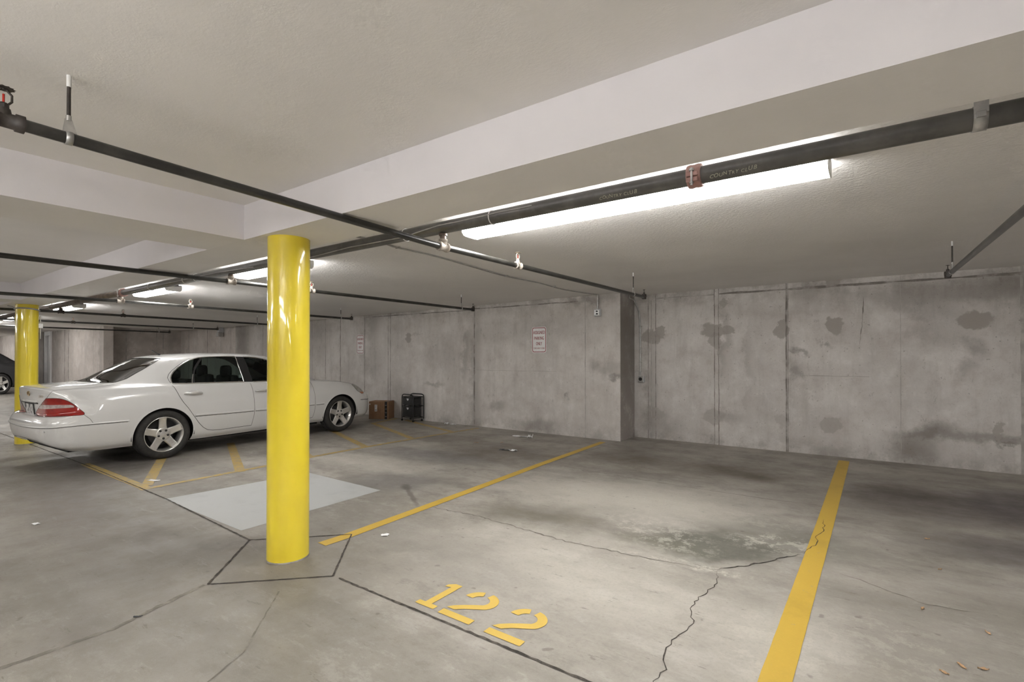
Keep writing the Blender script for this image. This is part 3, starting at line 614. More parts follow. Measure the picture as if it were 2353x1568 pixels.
# ---------------------------------------------------------------- parking signs
M['sign_white'] = noisy('sign_white_face', (.80, .79, .78), (.74, .73, .72), 3, .35)
M['sign_red'] = noisy('sign_dark_red', (.26, .045, .050), (.32, .075, .075), 30, .5)
M['alu'] = mat('sign_back', (.6, .6, .6), .4, .8)
def rrect(w, h, r, n=6, cx=0, cy=0):
    o = []
    for sx, sy, a in ((1, 1, 0), (-1, 1, 90), (-1, -1, 180), (1, -1, 270)):
        for i in range(n+1): o.append((cx+sx*(w/2-r)+r*math.cos(R(a+90*i/n)), cy+sy*(h/2-r)+r*math.sin(R(a+90*i/n))))
    return o
def sign(x0, x1, z0, z1, label, y=7.79, grp=None, tilt=0):
    w, h = x1-x0, z1-z0
    o = thing('parking_sign', label, 'sign', ((x0+x1)/2, y-.004, (z0+z1)/2)); o.rotation_euler = (0, tilt, 0)
    F = Matrix.Rotation(PI/2, 4, 'X')
    MB().prism(rrect(w, h, .045), 0.001, .004, F).build('panel', M['sign_white'], o)
    n = len(rrect(1, 1, .1)); b = MB(); a_ = rrect(w-.022, h-.022, .038); c_ = rrect(w-.048, h-.048, .028)
    b.add([F @ Vector((x, y_, .0048)) for x, y_ in a_+c_], [(i, (i+1) % n, n+(i+1) % n, n+i) for i in range(n)]); b.build('border', M['sign_red'], o)
    for txt, zc, hh, ww in (('ASSIGNED', .285, .125, .80), ('PARKING', .065, .125, .66), ('ONLY', -.145, .125, .40), ('TOW AWAY ZONE', -.325, .058, .76)):
        t = MB(); vs, fs = text_geo(txt, 1.0); xs = [v[0] for v in vs]; ys = [v[1] for v in vs]
        kx = ww*w/(max(xs)-min(xs)); ky = hh*h/(max(ys)-min(ys)); mx = (max(xs)+min(xs))/2; my = (max(ys)+min(ys))/2
        bold = .05
        for ox in (-bold, 0, bold):
            t.add([F @ Vector(((v[0]-mx)*kx+ox*kx*.6, zc*h+(v[1]-my)*ky, .0050+.0001*ox)) for v in vs], fs)
        t.build('lettering', M['sign_red'], o)
    for zz in (h/2-.045, -h/2+.045): MB().tube([(0, -.004, zz), (0, -.009, zz)], .008, 10).build('screw', M['alu'], o)
    return o
sign(-5.285, -4.960, 1.496, 1.980, 'white sign with dark red text ASSIGNED PARKING ONLY, right of the black cart', tilt=R(-.3))
sign(-10.568, -10.284, 1.488, 1.955, 'white sign with dark red text ASSIGNED PARKING ONLY, above the sedan hood')
# ---------------------------------------------------------------- car body surface
# rings run round the right half of the car (rear centre -> front centre); each entry is (along, across, up)
def _prep():
    K = []
    def ring(*p): K.append(p)
    ring((-2.55,0,0.335),(-2.535,0.46,0.315),(-2.44,0.7,0.25),(-2.3,0.78,0.238),(-2.08,.81,.230),(-1.466,.82,.23),(-1.0,.82,.215),(-.15,.82,.22),(.85,.82,.235),(1.466,.82,.23),(1.98,0.78,0.23),(2.19,0.68,0.23),(2.32,0.42,0.22),(2.36,0,0.22))
    ring((-2.665,0,0.38),(-2.65,0.47,0.365),(-2.555,0.74,0.32),(-2.395,0.83,0.305),(-2.14,.858,.295),(-1.466,.87,.295),(-1.0,.868,.285),(-.15,.868,.29),(.85,.87,.30),(1.466,.872,.30),(1.98,0.84,0.29),(2.22,0.73,0.29),(2.365,0.45,0.28),(2.41,0,0.28))
    ring((-2.705,0,0.475),(-2.69,0.48,0.468),(-2.595,0.765,0.45),(-2.425,0.857,0.44),(-2.15,.892,.43),(-1.466,.902,.43),(-1.0,.898,.42),(-.15,.896,.42),(.85,.9,.43),(1.466,.902,.43),(1.96,0.868,0.43),(2.235,0.75,0.42),(2.39,0.46,0.42),(2.44,0,0.42))
    ring((-2.715,0,0.585),(-2.7,0.48,0.583),(-2.61,0.775,0.58),(-2.435,0.87,0.577),(-2.155,.907,.574),(-1.466,.916,.57),(-1.0,.912,.565),(-.15,.91,.558),(.85,.912,.563),(1.466,.916,.57),(1.95,0.877,0.57),(2.23,0.757,0.56),(2.39,0.46,0.56),(2.44,0,0.56))
    ring((-2.675,0,0.672),(-2.66,0.48,0.672),(-2.57,0.765,0.676),(-2.415,0.86,0.683),(-2.15,.905,.69),(-1.466,.915,.70),(-1.0,.911,.70),(-.15,.907,.70),(.85,.911,.70),(1.466,.914,.71),(1.91,0.872,0.7),(2.19,0.75,0.68),(2.35,0.46,0.67),(2.4,0,0.67))
    ring((-2.615,0,0.705),(-2.6,0.46,0.708),(-2.47,0.735,0.725),(-2.36,0.835,0.745),(-2.14,.898,.775),(-1.466,.908,.79),(-1.0,.903,.79),(-.15,.898,.785),(.85,.903,.785),(1.466,.903,.80),(1.87,0.855,0.755),(2.14,0.73,0.72),(2.32,0.45,0.7),(2.37,0,0.7))
    ring((-2.63,0,0.87),(-2.612,0.46,0.87),(-2.49,0.712,0.875),(-2.36,0.805,0.885),(-2.12,.872,.895),(-1.466,.887,.905),(-1.0,.883,.90),(-.15,.88,.89),(.85,.882,.885),(1.43,.875,.885),(1.82,0.825,0.845),(2.07,0.69,0.8),(2.25,0.43,0.77),(2.3,0,0.77))
    ring((-2.64,0,1.018),(-2.62,0.45,1.016),(-2.5,0.66,1.0),(-2.36,0.74,0.995),(-2.12,.80,.995),(-1.466,.84,1.005),(-1.0,.85,.995),(-.15,.85,.985),(.85,.845,.97),(1.40,.80,.955),(1.77,0.745,0.905),(1.98,0.62,0.87),(2.13,0.4,0.845),(2.18,0,0.845))
    ring((-2.45,0,1.062),(-2.42,.38,1.058),(-2.30,.57,1.042),(-2.15,.67,1.034),(-1.95,.745,1.034),(-1.45,.812,1.03),(-1.05,.838,1.012),(-.15,.84,.998),(.80,.82,.99),(1.15,.74,.99),(1.45,.64,.968),(1.66,.51,.945),(1.80,.33,.93),(1.84,0,.93))
    ring((-2.06,0,1.09),(-2.04,.35,1.088),(-1.985,.56,1.082),(-1.86,.66,1.075),(-1.68,.735,1.062),(-1.42,.793,1.045),(-1.06,.828,1.02),(-.15,.83,1.008),(.70,.80,1.005),(.87,.72,1.012),(.98,.62,1.022),(1.06,.5,1.03),(1.12,.3,1.036),(1.15,0,1.04))
    ring((-1.765,0,1.245),(-1.745,.33,1.24),(-1.69,.515,1.23),(-1.59,.60,1.215),(-1.45,.66,1.205),(-1.25,.715,1.20),(-.98,.747,1.2),(-.15,.757,1.2),(.42,.735,1.19),(.53,.68,1.2),(.61,.6,1.215),(.68,.48,1.228),(.74,.3,1.238),(.76,0,1.243))
    ring((-1.45,0,1.398),(-1.435,.31,1.395),(-1.38,.475,1.39),(-1.285,.545,1.386),(-1.16,.59,1.385),(-1.03,.625,1.387),(-.82,.648,1.396),(-.2,.66,1.408),(.10,.648,1.39),(.18,.605,1.398),(.25,.55,1.408),(.31,.45,1.415),(.36,.3,1.42),(.38,0,1.425))
    ring((-1.30,0,1.436),(-1.285,.28,1.433),(-1.22,.43,1.428),(-1.12,.49,1.426),(-1.02,.53,1.428),(-.92,.555,1.433),(-.74,.575,1.441),(-.22,.59,1.45),(.02,.578,1.437),(.08,.54,1.439),(.13,.49,1.443),(.17,.4,1.447),(.21,.27,1.451),(.23,0,1.455))
    ring((-1.0,0,1.468),(-.98,.2,1.467),(-.93,.3,1.465),(-.88,.34,1.464),(-.8,.36,1.466),(-.74,.37,1.468),(-.62,.375,1.471),(-.25,.38,1.477),(-.06,.37,1.471),(-.02,.35,1.47),(.01,.32,1.471),(.03,.27,1.472),(.05,.18,1.473),(.06,0,1.474))
    ring(*[(-.7+.6*i/13.0, 0, 1.483+.003*math.sin(i/13.0*3.1416)) for i in range(14)])
    A = np.array(K, float)                                   # [t, u, xyz]
    F = np.array([1.,-1.,1.])
    A = np.concatenate([A[:,1:2]*F, A, A[:,-2:-1]*F], axis=1)
    A = np.concatenate([2*A[0:1]-A[1:2], A, A[-2:-1]*F], axis=0)
    return A
_A = _prep()
NU, NT = _A.shape[1]-3, _A.shape[0]-3
def _slopes(Y):                                              # monotone cubic slopes along axis 0
    d = np.diff(Y, axis=0); m = np.zeros_like(Y)
    a, b = d[:-1], d[1:]
    s = a+b
    mm = np.where(a*b > 0, 2*a*b/np.where(np.abs(s) < 1e-12, 1, s), 0)
    m[1:-1] = .35*mm + .65*np.where(a*b > 0, np.sign(a)*np.minimum(np.abs(s)/2, 2.5*np.minimum(np.abs(a), np.abs(b))), 0)
    m[0], m[-1] = d[0], d[-1]
    return m
def _herm(P0, P1, m0, m1, f):
    f = f[..., None]; f2 = f*f; f3 = f2*f
    return (2*f3-3*f2+1)*P0 + (f3-2*f2+f)*m0 + (-2*f3+3*f2)*P1 + (f3-f2)*m1
_MT = _slopes(_A)
_MU_A = _slopes(_A.transpose(1,0,2)).transpose(1,0,2)
_MU_M = _slopes(_MT.transpose(1,0,2)).transpose(1,0,2)
def body(u, t):
    """point of the right half body surface for arrays u in [0,NU], t in [0,NT]"""
    u = np.asarray(u, float); t = np.asarray(t, float)
    i = np.clip(np.floor(u).astype(int), 0, NU-1); fu = u-i; i = i+1
    j = np.clip(np.floor(t).astype(int), 0, NT-1); ft = t-j; j = j+1
    def row(A, M, jj): return _herm(A[jj, i], A[jj, i+1], M[jj, i], M[jj, i+1], fu)
    return _herm(row(_A, _MU_A, j), row(_A, _MU_A, j+1), row(_MT, _MU_M, j), row(_MT, _MU_M, j+1), ft)
def body_n(u, t):
    e = 1e-3
    u = np.asarray(u, float); t = np.asarray(t, float)
    du = body(np.minimum(u+e, NU), t)-body(np.maximum(u-e, 0), t)
    dt = body(u, np.minimum(t+e, NT))-body(u, np.maximum(t-e, 0))
    n = np.cross(dt, du); L = np.linalg.norm(n, axis=-1, keepdims=True)
    n = np.where(L > 1e-12, n/np.maximum(L, 1e-12), np.array([0, 0, 1.]))
    return n
# ---------------------------------------------------------------- car shell cut into panels
def loc(P):
    """(along, across, up) -> local car axes (x right, y forward, z up)"""
    P = np.asarray(P); return np.stack([P[..., 1], P[..., 0], P[..., 2]], -1)
def dens(loop, step=.12, closed=True):
    o = []; n = len(loop)
    for i in range(n if closed else n-1):
        a, b = loop[i], loop[(i+1) % n]; k = max(1, int(max(abs(b[0]-a[0]), abs(b[1]-a[1]))/step))
        for j in range(k): o.append((a[0]+(b[0]-a[0])*j/k, a[1]+(b[1]-a[1])*j/k))
    if not closed: o.append(loop[-1])
    return o
def smooth2(loop, n=4):
    """closed Catmull-Rom through the loop"""
    o = []; k = len(loop); L = [np.array(p) for p in loop]
    for i in range(k):
        a, b, c, d = L[i-1], L[i], L[(i+1) % k], L[(i+2) % k]
        for j in range(n):
            t = j/n; o.append(tuple(.5*((2*b)+(c-a)*t+(2*a-5*b+4*c-d)*t*t+(3*b-a-3*c+d)*t**3)))
    return o
GLASS_R = [(5.292, 9.08), (5.107, 9.408), (4.985, 9.59), (4.894, 9.787), (4.811, 10.086), (4.802, 10.372), (4.87, 10.616), (4.991, 10.813), (5.219, 11.025), (5.578, 11.27), (5.987, 11.40), (6.24, 11.44), (6.503, 11.42), (6.689, 11.35), (6.719, 10.5), (6.754, 9.961), (6.793, 9.513), (6.808, 9.19), (6.623, 9.198), (6.372, 9.2), (6.024, 9.2), (5.659, 9.154)]
PILLAR = [(6.689, 11.35), (6.907, 11.20), (6.906, 10.565), (6.912, 10.031), (6.952, 9.412), (6.959, 9.161), (6.808, 9.19), (6.793, 9.513), (6.754, 9.961), (6.719, 10.5)]
GLASS_F = [(6.907, 11.20), (7.373, 11.12), (7.80, 10.98), (8.05, 10.85), (8.12, 10.6), (8.10, 10.1), (8.05, 9.5), (7.98, 9.10), (7.219, 9.14), (6.959, 9.161), (6.952, 9.412), (6.912, 10.031), (6.906, 10.565)]
DOOR_R = [(5.234, 9.05), (5.234, 7.272), (5.393, 5.702), (5.604, 4.214), (5.801, 3.134), (5.947, 2.295), (6.052, 1.752), (6.147, 1.434), (6.242, 1.3), (6.39, 1.255), (6.671, 1.292), (6.905, 1.305), (6.915, 1.642), (6.938, 2.54), (6.943, 3.29), (6.939, 4.721), (6.927, 5.959), (6.901, 7.4), (6.895, 9.05)]
DOOR_F = [(6.901, 9.05), (6.907, 7.4), (6.933, 5.959), (6.945, 4.721), (6.949, 3.29), (6.944, 2.54), (6.921, 1.642), (6.911, 1.305), (7.182, 1.231), (7.7, 1.23), (7.98, 1.28), (8.02, 1.337), (8.054, 1.953), (8.072, 3.122), (8.067, 4.025), (8.037, 5.747), (8.001, 6.664), (7.98, 7.6), (7.97, 9.05)]
TAIL = [(1.206, 6.247), (1.695, 6.258), (1.997, 6.166), (2.359, 5.917), (2.718, 5.559), (2.996, 5.169), (3.227, 4.663), (3.3, 4.379), (3.243, 4.217), (2.574, 4.287), (1.616, 4.38), (.889, 4.361), (.538, 4.654), (.40, 5.036), (.491, 5.308), (.681, 5.58), (.934, 5.913), (1.128, 6.165)]
TSTRIPE = [(.80, 5.724), (1.417, 5.748), (2.40, 5.671), (2.606, 5.479), (2.40, 5.475), (1.507, 5.495), (.69, 5.487)]
TRUNK = [(0, 3.90), (.30, 3.86), (.62, 3.95), (.86, 4.20), (.80, 4.32), (.40, 5.00), (.491, 5.308), (.934, 5.913), (1.20, 6.247), (1.574, 6.963), (2.0, 7.30), (2.8, 7.75), (3.05, 8.2), (2.9, 8.72), (1.5, 8.80), (0, 8.82)]
HEAD = [(9.924, 6.402), (10.35, 6.75), (10.75, 6.70), (10.85, 6.2), (10.72, 5.2), (10.45, 4.1), (10.30, 3.95), (10.16, 4.05), (9.991, 5.258)]
BACK = [(0, 8.86), (1.4, 8.90), (2.347, 9.0), (2.55, 9.4), (2.50, 10.1), (2.35, 10.7), (2.12, 11.12), (1.4, 11.16), (0, 11.14)]
SHIELD = [(13, 9.05), (11.5, 9.05), (10.4, 9.1), (9.95, 9.3), (9.7, 10.0), (9.6, 10.7), (9.7, 11.05), (11, 11.15), (13, 11.15)]
HOOD = [(13, 5.9), (11.6, 6.0), (10.95, 6.5), (10.6, 6.95), (9.9, 6.9), (9.0, 7.05), (8.4, 7.25), (8.35, 8.2), (8.6, 8.75), (10, 8.9), (13, 8.9)]
def inside(poly, x, y):
    c = False; n = len(poly); j = n-1
    for i in range(n):
        xi, yi = poly[i]; xj, yj = poly[j]
        if (yi > y) != (yj > y) and x < (xj-xi)*(y-yi)/(yj-yi)+xi: c = not c
        j = i
    return c
def inv_side(s, z, guess):
    """(u, t) on the flank whose along / up values are s, z"""
    a = np.array(guess, float)
    for _ in range(30):
        p = body(a[:1], a[1:])[0]; e = 1e-3
        J = np.array([(body(np.array([a[0]+du]), np.array([a[1]+dt]))[0]-p)[[0, 2]]/e for du, dt in ((e, 0), (0, e))]).T
        d = np.linalg.solve(J, np.array([s, z])-p[[0, 2]]); a = np.clip(a+np.clip(d, -.4, .4), [0, -.3], [NU, NT])
    return tuple(a)
ARCH_R, WR, WZ = .374, .340, .343
def arch_loop(sc_, ug):
    pts = []
    for k in range(0, 41):
        a = R(198-36-180*0)-R(0); a = PI*(1.12-1.24*k/40)
        s, z = sc_-ARCH_R*math.cos(PI-a), WZ+ARCH_R*math.sin(a)
        pts.append((s, z))
    g = ug; out = []
    order = sorted(range(len(pts)), key=lambda i: -pts[i][1])
    start = order[0]; res = {}
    for rng in (range(start, -1, -1), range(start+1, len(pts))):
        g2 = (ug, 4.2)
        for i in rng:
            z = max(pts[i][1], .24); g2 = inv_side(pts[i][0], z, g2); t = g2[1]
            if pts[i][1] < .24: t = max(0, t-(.24-pts[i][1])*12)
            res[i] = (g2[0], max(t, 0.0))
    return [res[i] for i in range(len(pts))]
def panel_polys():
    P = {}
    ar = arch_loop(-1.466, 5.0); af = arch_loop(1.466, 9.0)
    for nm, l in (('arch_r', ar), ('arch_f', af)):
        l = sorted(l, key=lambda q: q[0]) if False else l
        P[nm] = [(l[0][0], -.2)]+l+[(l[-1][0], -.2)]
    P['glass_r'] = dens(smooth_keep(GLASS_R)); P['pillar'] = dens(PILLAR); P['glass_f'] = dens(smooth_keep(GLASS_F)); P['back'] = dens(BACK); P['shield'] = dens(SHIELD)
    P['tail_clear'] = dens(smooth2(TSTRIPE, 3), .06); P['tail'] = dens(smooth2(TAIL, 3)); P['head'] = dens(smooth2(HEAD, 3))
    P['door_r'] = dens(DOOR_R); P['door_f'] = dens(DOOR_F); P['trunk'] = dens(TRUNK); P['hood'] = dens(HOOD)
    return P
def smooth_keep(l): return l
def triangulate(P):
    vs = []; es = []
    def addloop(l, closed):
        b = len(vs)
        for p in l: vs.append(Vector((min(NU, max(0, p[0])), min(NT, max(0, p[1])))))
        for i in range(len(l)-1): es.append((b+i, b+i+1))
        if closed: es.append((b+len(l)-1, b))
    bd = [(NU*i/130, 0) for i in range(130)]+[(NU, NT*i/80) for i in range(80)]+[(NU-NU*i/130, NT) for i in range(130)]+[(0, NT-NT*i/80) for i in range(80)]
    addloop(bd, True)
    for nm, l in P.items():
        if nm.startswith('arch'): addloop(l[1:-1], False)
        else: addloop(l, True)
    allp = np.array([(p[0], p[1]) for p in vs])
    for i in range(1, 130):
        for k in range(1, 80):
            q = (NU*i/130, NT*k/80)
            if np.min(np.abs(allp-q).max(1)) > .035: vs.append(Vector(q))
    v2, e2, f2, *_ = delaunay_2d_cdt(vs, es, [], 0, 1e-5)
    return np.array([(p.x, p.y) for p in v2]), [tuple(f) for f in f2]
def car_panels():
    P = panel_polys(); V, F = triangulate(P)
    pieces = {}
    order = ('arch_r', 'arch_f', 'pillar', 'glass_r', 'glass_f', 'back', 'shield', 'tail_clear', 'tail', 'head', 'door_r', 'door_f', 'trunk', 'hood')
    box = {k: (min(p[0] for p in l), max(p[0] for p in l), min(p[1] for p in l), max(p[1] for p in l)) for k, l in P.items()}
    for f in F:
        cx, cy = V[list(f)].mean(0); hit = 'body'
        for k in order:
            b = box[k]
            if b[0] <= cx <= b[1] and b[2] <= cy <= b[3] and inside(P[k], cx, cy): hit = k; break
        pieces.setdefault(hit, []).append(f)
    return V, pieces
def shell(name, V, faces, mats, parent, side=0, off=0.0, slot_of=None):
    """side 0: both halves welded, +1 right only, -1 left only; normals come from the surface itself"""
    idx = sorted({i for f in faces for i in f}); mp_ = {i: k for k, i in enumerate(idx)}
    uv = V[idx]; P = body(uv[:, 0], uv[:, 1]); N = body_n(uv[:, 0], uv[:, 1]); P = P+N*off
    vs, ns, fs, ms = [], [], [], []
    for sg in ((1,) if side == 1 else (-1,) if side == -1 else (1, -1)):
        b = len(vs); Q = loc(P*np.array([1, sg, 1])); W = loc(N*np.array([1, sg, 1]))
        vs += Q.tolist(); ns += W.tolist()
        for f in faces:
            g = [mp_[i] for i in f]; a = Q[g]; c = np.cross(a[1]-a[0], a[2]-a[0])
            if np.linalg.norm(c) < 1e-9: continue
            if c @ W[g].mean(0) < 0: g = g[::-1]
            fs.append(tuple(b+i for i in g)); ms.append(slot_of(V[list(f)].mean(0)) if slot_of else 0)
    me = bpy.data.meshes.new(name); me.from_pydata(vs, [], fs)
    for m in (mats if isinstance(mats, (list, tuple)) else [mats]): me.materials.append(m)
    me.polygons.foreach_set('material_index', ms); me.polygons.foreach_set('use_smooth', [True]*len(fs)); me.update()
    me.normals_split_custom_set_from_vertices([tuple(x) for x in ns])
    o = bpy.data.objects.new(name, me); C.objects.link(o); o.parent = parent
    return o
def strip(mb, pts, w, off=.001, high=.0, mirror=True, step=.1):
    """rounded strip lying on the shell along (u, t) points"""
    pts = dens(pts, step, False); U = np.array([p[0] for p in pts]); T = np.array([p[1] for p in pts])
    P = body(U, T); N = body_n(U, T); tg = np.gradient(P, axis=0); tg /= np.maximum(np.linalg.norm(tg, axis=1, keepdims=True), 1e-9)
    B = np.cross(N, tg)
    for sg in ((1, -1) if mirror else (1,)):
        S = np.array([1, sg, 1]); rows = [(P+N*off*.2-B*w/2), (P+N*(off+high)-B*w*.36), (P+N*(off+high)+B*w*.36), (P+N*off*.2+B*w/2)]
        vs = np.concatenate([loc(r*S) for r in rows]).tolist(); n = len(pts); fs = []
        for k in range(3):
            for i in range(n-1):
                q = (k*n+i, k*n+i+1, (k+1)*n+i+1, (k+1)*n+i); fs.append(q if sg > 0 else q[::-1])
        mb.add(vs, fs, True)
M['car_paint'] = mat('pearl_white_paint', (.70, .70, .69), .30, spec=.5, coat=1.0)
M['seam'] = mat('panel_gap', (.035, .034, .033), .6)
M['chrome_soft'] = mat('chromed_handle', (.74, .74, .73), .25, .55)
M['chrome'] = mat('chrome', (.78, .78, .77), .12, 1.0)
M['rubber'] = noisy('tyre_rubber', (.022, .021, .020), (.035, .033, .031), 14, .75)
M['alloy'] = mat('silver_alloy', (.80, .79, .77), .24, .78)
M['alloy_dark'] = mat('wheel_barrel', (.10, .10, .10), .45, .6)
M['lug'] = mat('lug_nut', (.06, .06, .06), .25, .8)
M['well'] = mat('wheel_well', (.010, .010, .010), .9)
M['tail_red'] = noisy('tail_lamp_red', (.34, .013, .010), (.25, .010, .008), 9, .14, coat=1.0)
M['tail_clear'] = noisy('tail_lamp_clear', (.56, .48, .47), (.40, .30, .29), 22, .15, coat=1.0)
M['head_lens'] = noisy('headlamp_lens', (.26, .25, .22), (.40, .39, .35), 8, .10, coat=1.0)
M['amber'] = mat('amber_lens', (.60, .20, .05), .15, coat=1.0)
M['interior'] = mat('dark_cabin_trim', (.022, .022, .022), .8)
M['seat'] = mat('dark_seat_leather', (.030, .029, .028), .6)
M['gold'] = mat('gold_badge', (.52, .38, .22), .3, .9)
def glass_mat(name, tint, opac):
    m = bpy.data.materials.new(name); m.use_nodes = True; t = m.node_tree; t.nodes.clear()
    out = t.nodes.new('ShaderNodeOutputMaterial'); tr = t.nodes.new('ShaderNodeBsdfTransparent'); tr.inputs[0].default_value = (*tint, 1)
    gl = t.nodes.new('ShaderNodeBsdfGlossy'); gl.inputs['Roughness'].default_value = .02; gl.inputs['Color'].default_value = (.95, .95, .95, 1)
    fr = t.nodes.new('ShaderNodeFresnel'); fr.inputs['IOR'].default_value = opac
    mx = t.nodes.new('ShaderNodeMixShader'); t.links.new(fr.outputs[0], mx.inputs[0]); t.links.new(tr.outputs[0], mx.inputs[1]); t.links.new(gl.outputs[0], mx.inputs[2]); t.links.new(mx.outputs[0], out.inputs[0])
    return m
M['glass'] = glass_mat('tinted_side_glass', (.40, .47, .45), 1.33)
M['glass_back'] = glass_mat('tinted_rear_glass', (.34, .32, .31), 3.2)
VV, PCS = car_panels()

def make_wheel(parent, s, lat, spin):
    """wheel standing at (along, across); the outer face looks along +lat"""
    sg = 1 if lat > 0 else -1
    Rx = axisM((lat, s, WZ), (sg, 0, 0))
    t = MB(); w2 = .118; r = WR
    prof = [(.238, -w2*.86), (.262, -w2*.98), (.300, -w2*1.0), (.325, -w2*.90), (.336, -w2*.72), (r, -w2*.5), (r, -w2*.26), (r-.007, -w2*.25), (r-.007, -w2*.19), (r, -w2*.18), (r, w2*.18), (r-.007, w2*.19), (r-.007, w2*.25), (r, w2*.26), (r, w2*.5), (.336, w2*.72), (.325, w2*.90), (.300, w2*1.0), (.275, w2*1.01), (.262, w2*.98), (.238, w2*.86)]
    t.lathe(prof, Rx, 64); o = t.build('wheel', M['rubber'], parent)
    b = MB(); b.lathe([(.233, w2*.86), (.243, w2*.92), (.2425, w2*.80), (.228, w2*.70), (.215, w2*.2), (.205, -w2*.8), (.238, -w2*.86)], Rx, 64)
    b.build('rim', M['alloy'], o)
    d = MB(); d.lathe([(0, -.06), (.204, -.06), (.204, -.045), (0, -.045)], Rx, 40); d.build('wheel_back', M['well'], o)
    d = MB(); d.lathe([(0, -.02), (.155, -.02), (.155, -.008), (0, -.008)], Rx, 40); d.build('brake_disc', M['alloy_dark'], o)
    sp = MB()
    for k in range(5):
        a = spin+2*PI*k/5; Q = Rx @ Matrix.Rotation(a, 4, 'Z')
        st = []                                           # spoke sections from hub to lip: radius, half width, face height, depth
        for rr, hw, zf, dp in ((.035, .050, .072, .03), (.075, .053, .074, .03), (.10, .050, .075, .028), (.14, .047, .078, .026), (.18, .046, .083, .026), (.215, .048, .089, .026), (.232, .054, .093, .03)):
            st.append([(rr, -hw, zf-dp), (rr, -hw, zf-.009), (rr, -hw*.78, zf), (rr, hw*.78, zf), (rr, hw, zf-.009), (rr, hw, zf-dp)])
        vs = [Q @ Vector(p) for row in st for p in row]; n = 6
        fs = [(i*n+j, (i+1)*n+j, (i+1)*n+j+1, i*n+j+1) for i in range(len(st)-1) for j in range(n-1)]
        sp.add(vs, fs, False)
    sp.lathe([(.098, .045), (.098, .066), (.090, .0745), (.070, .0745), (.040, .0735), (.036, .0745), (.030, .0755), (0, .076)], Rx, 40)
    sp.build('spokes', M['alloy'], o)
    lg = MB()
    for k in range(5):
        a = spin+2*PI*(k+.5)/5; lg.lathe([(0.016, .066), (.016, .076), (.011, .083), (0, .085)], Rx @ Matrix.Translation((.060*math.cos(a), .060*math.sin(a), 0)), 12)
    lg.build('lug_nut', M['lug'], o)
    return o

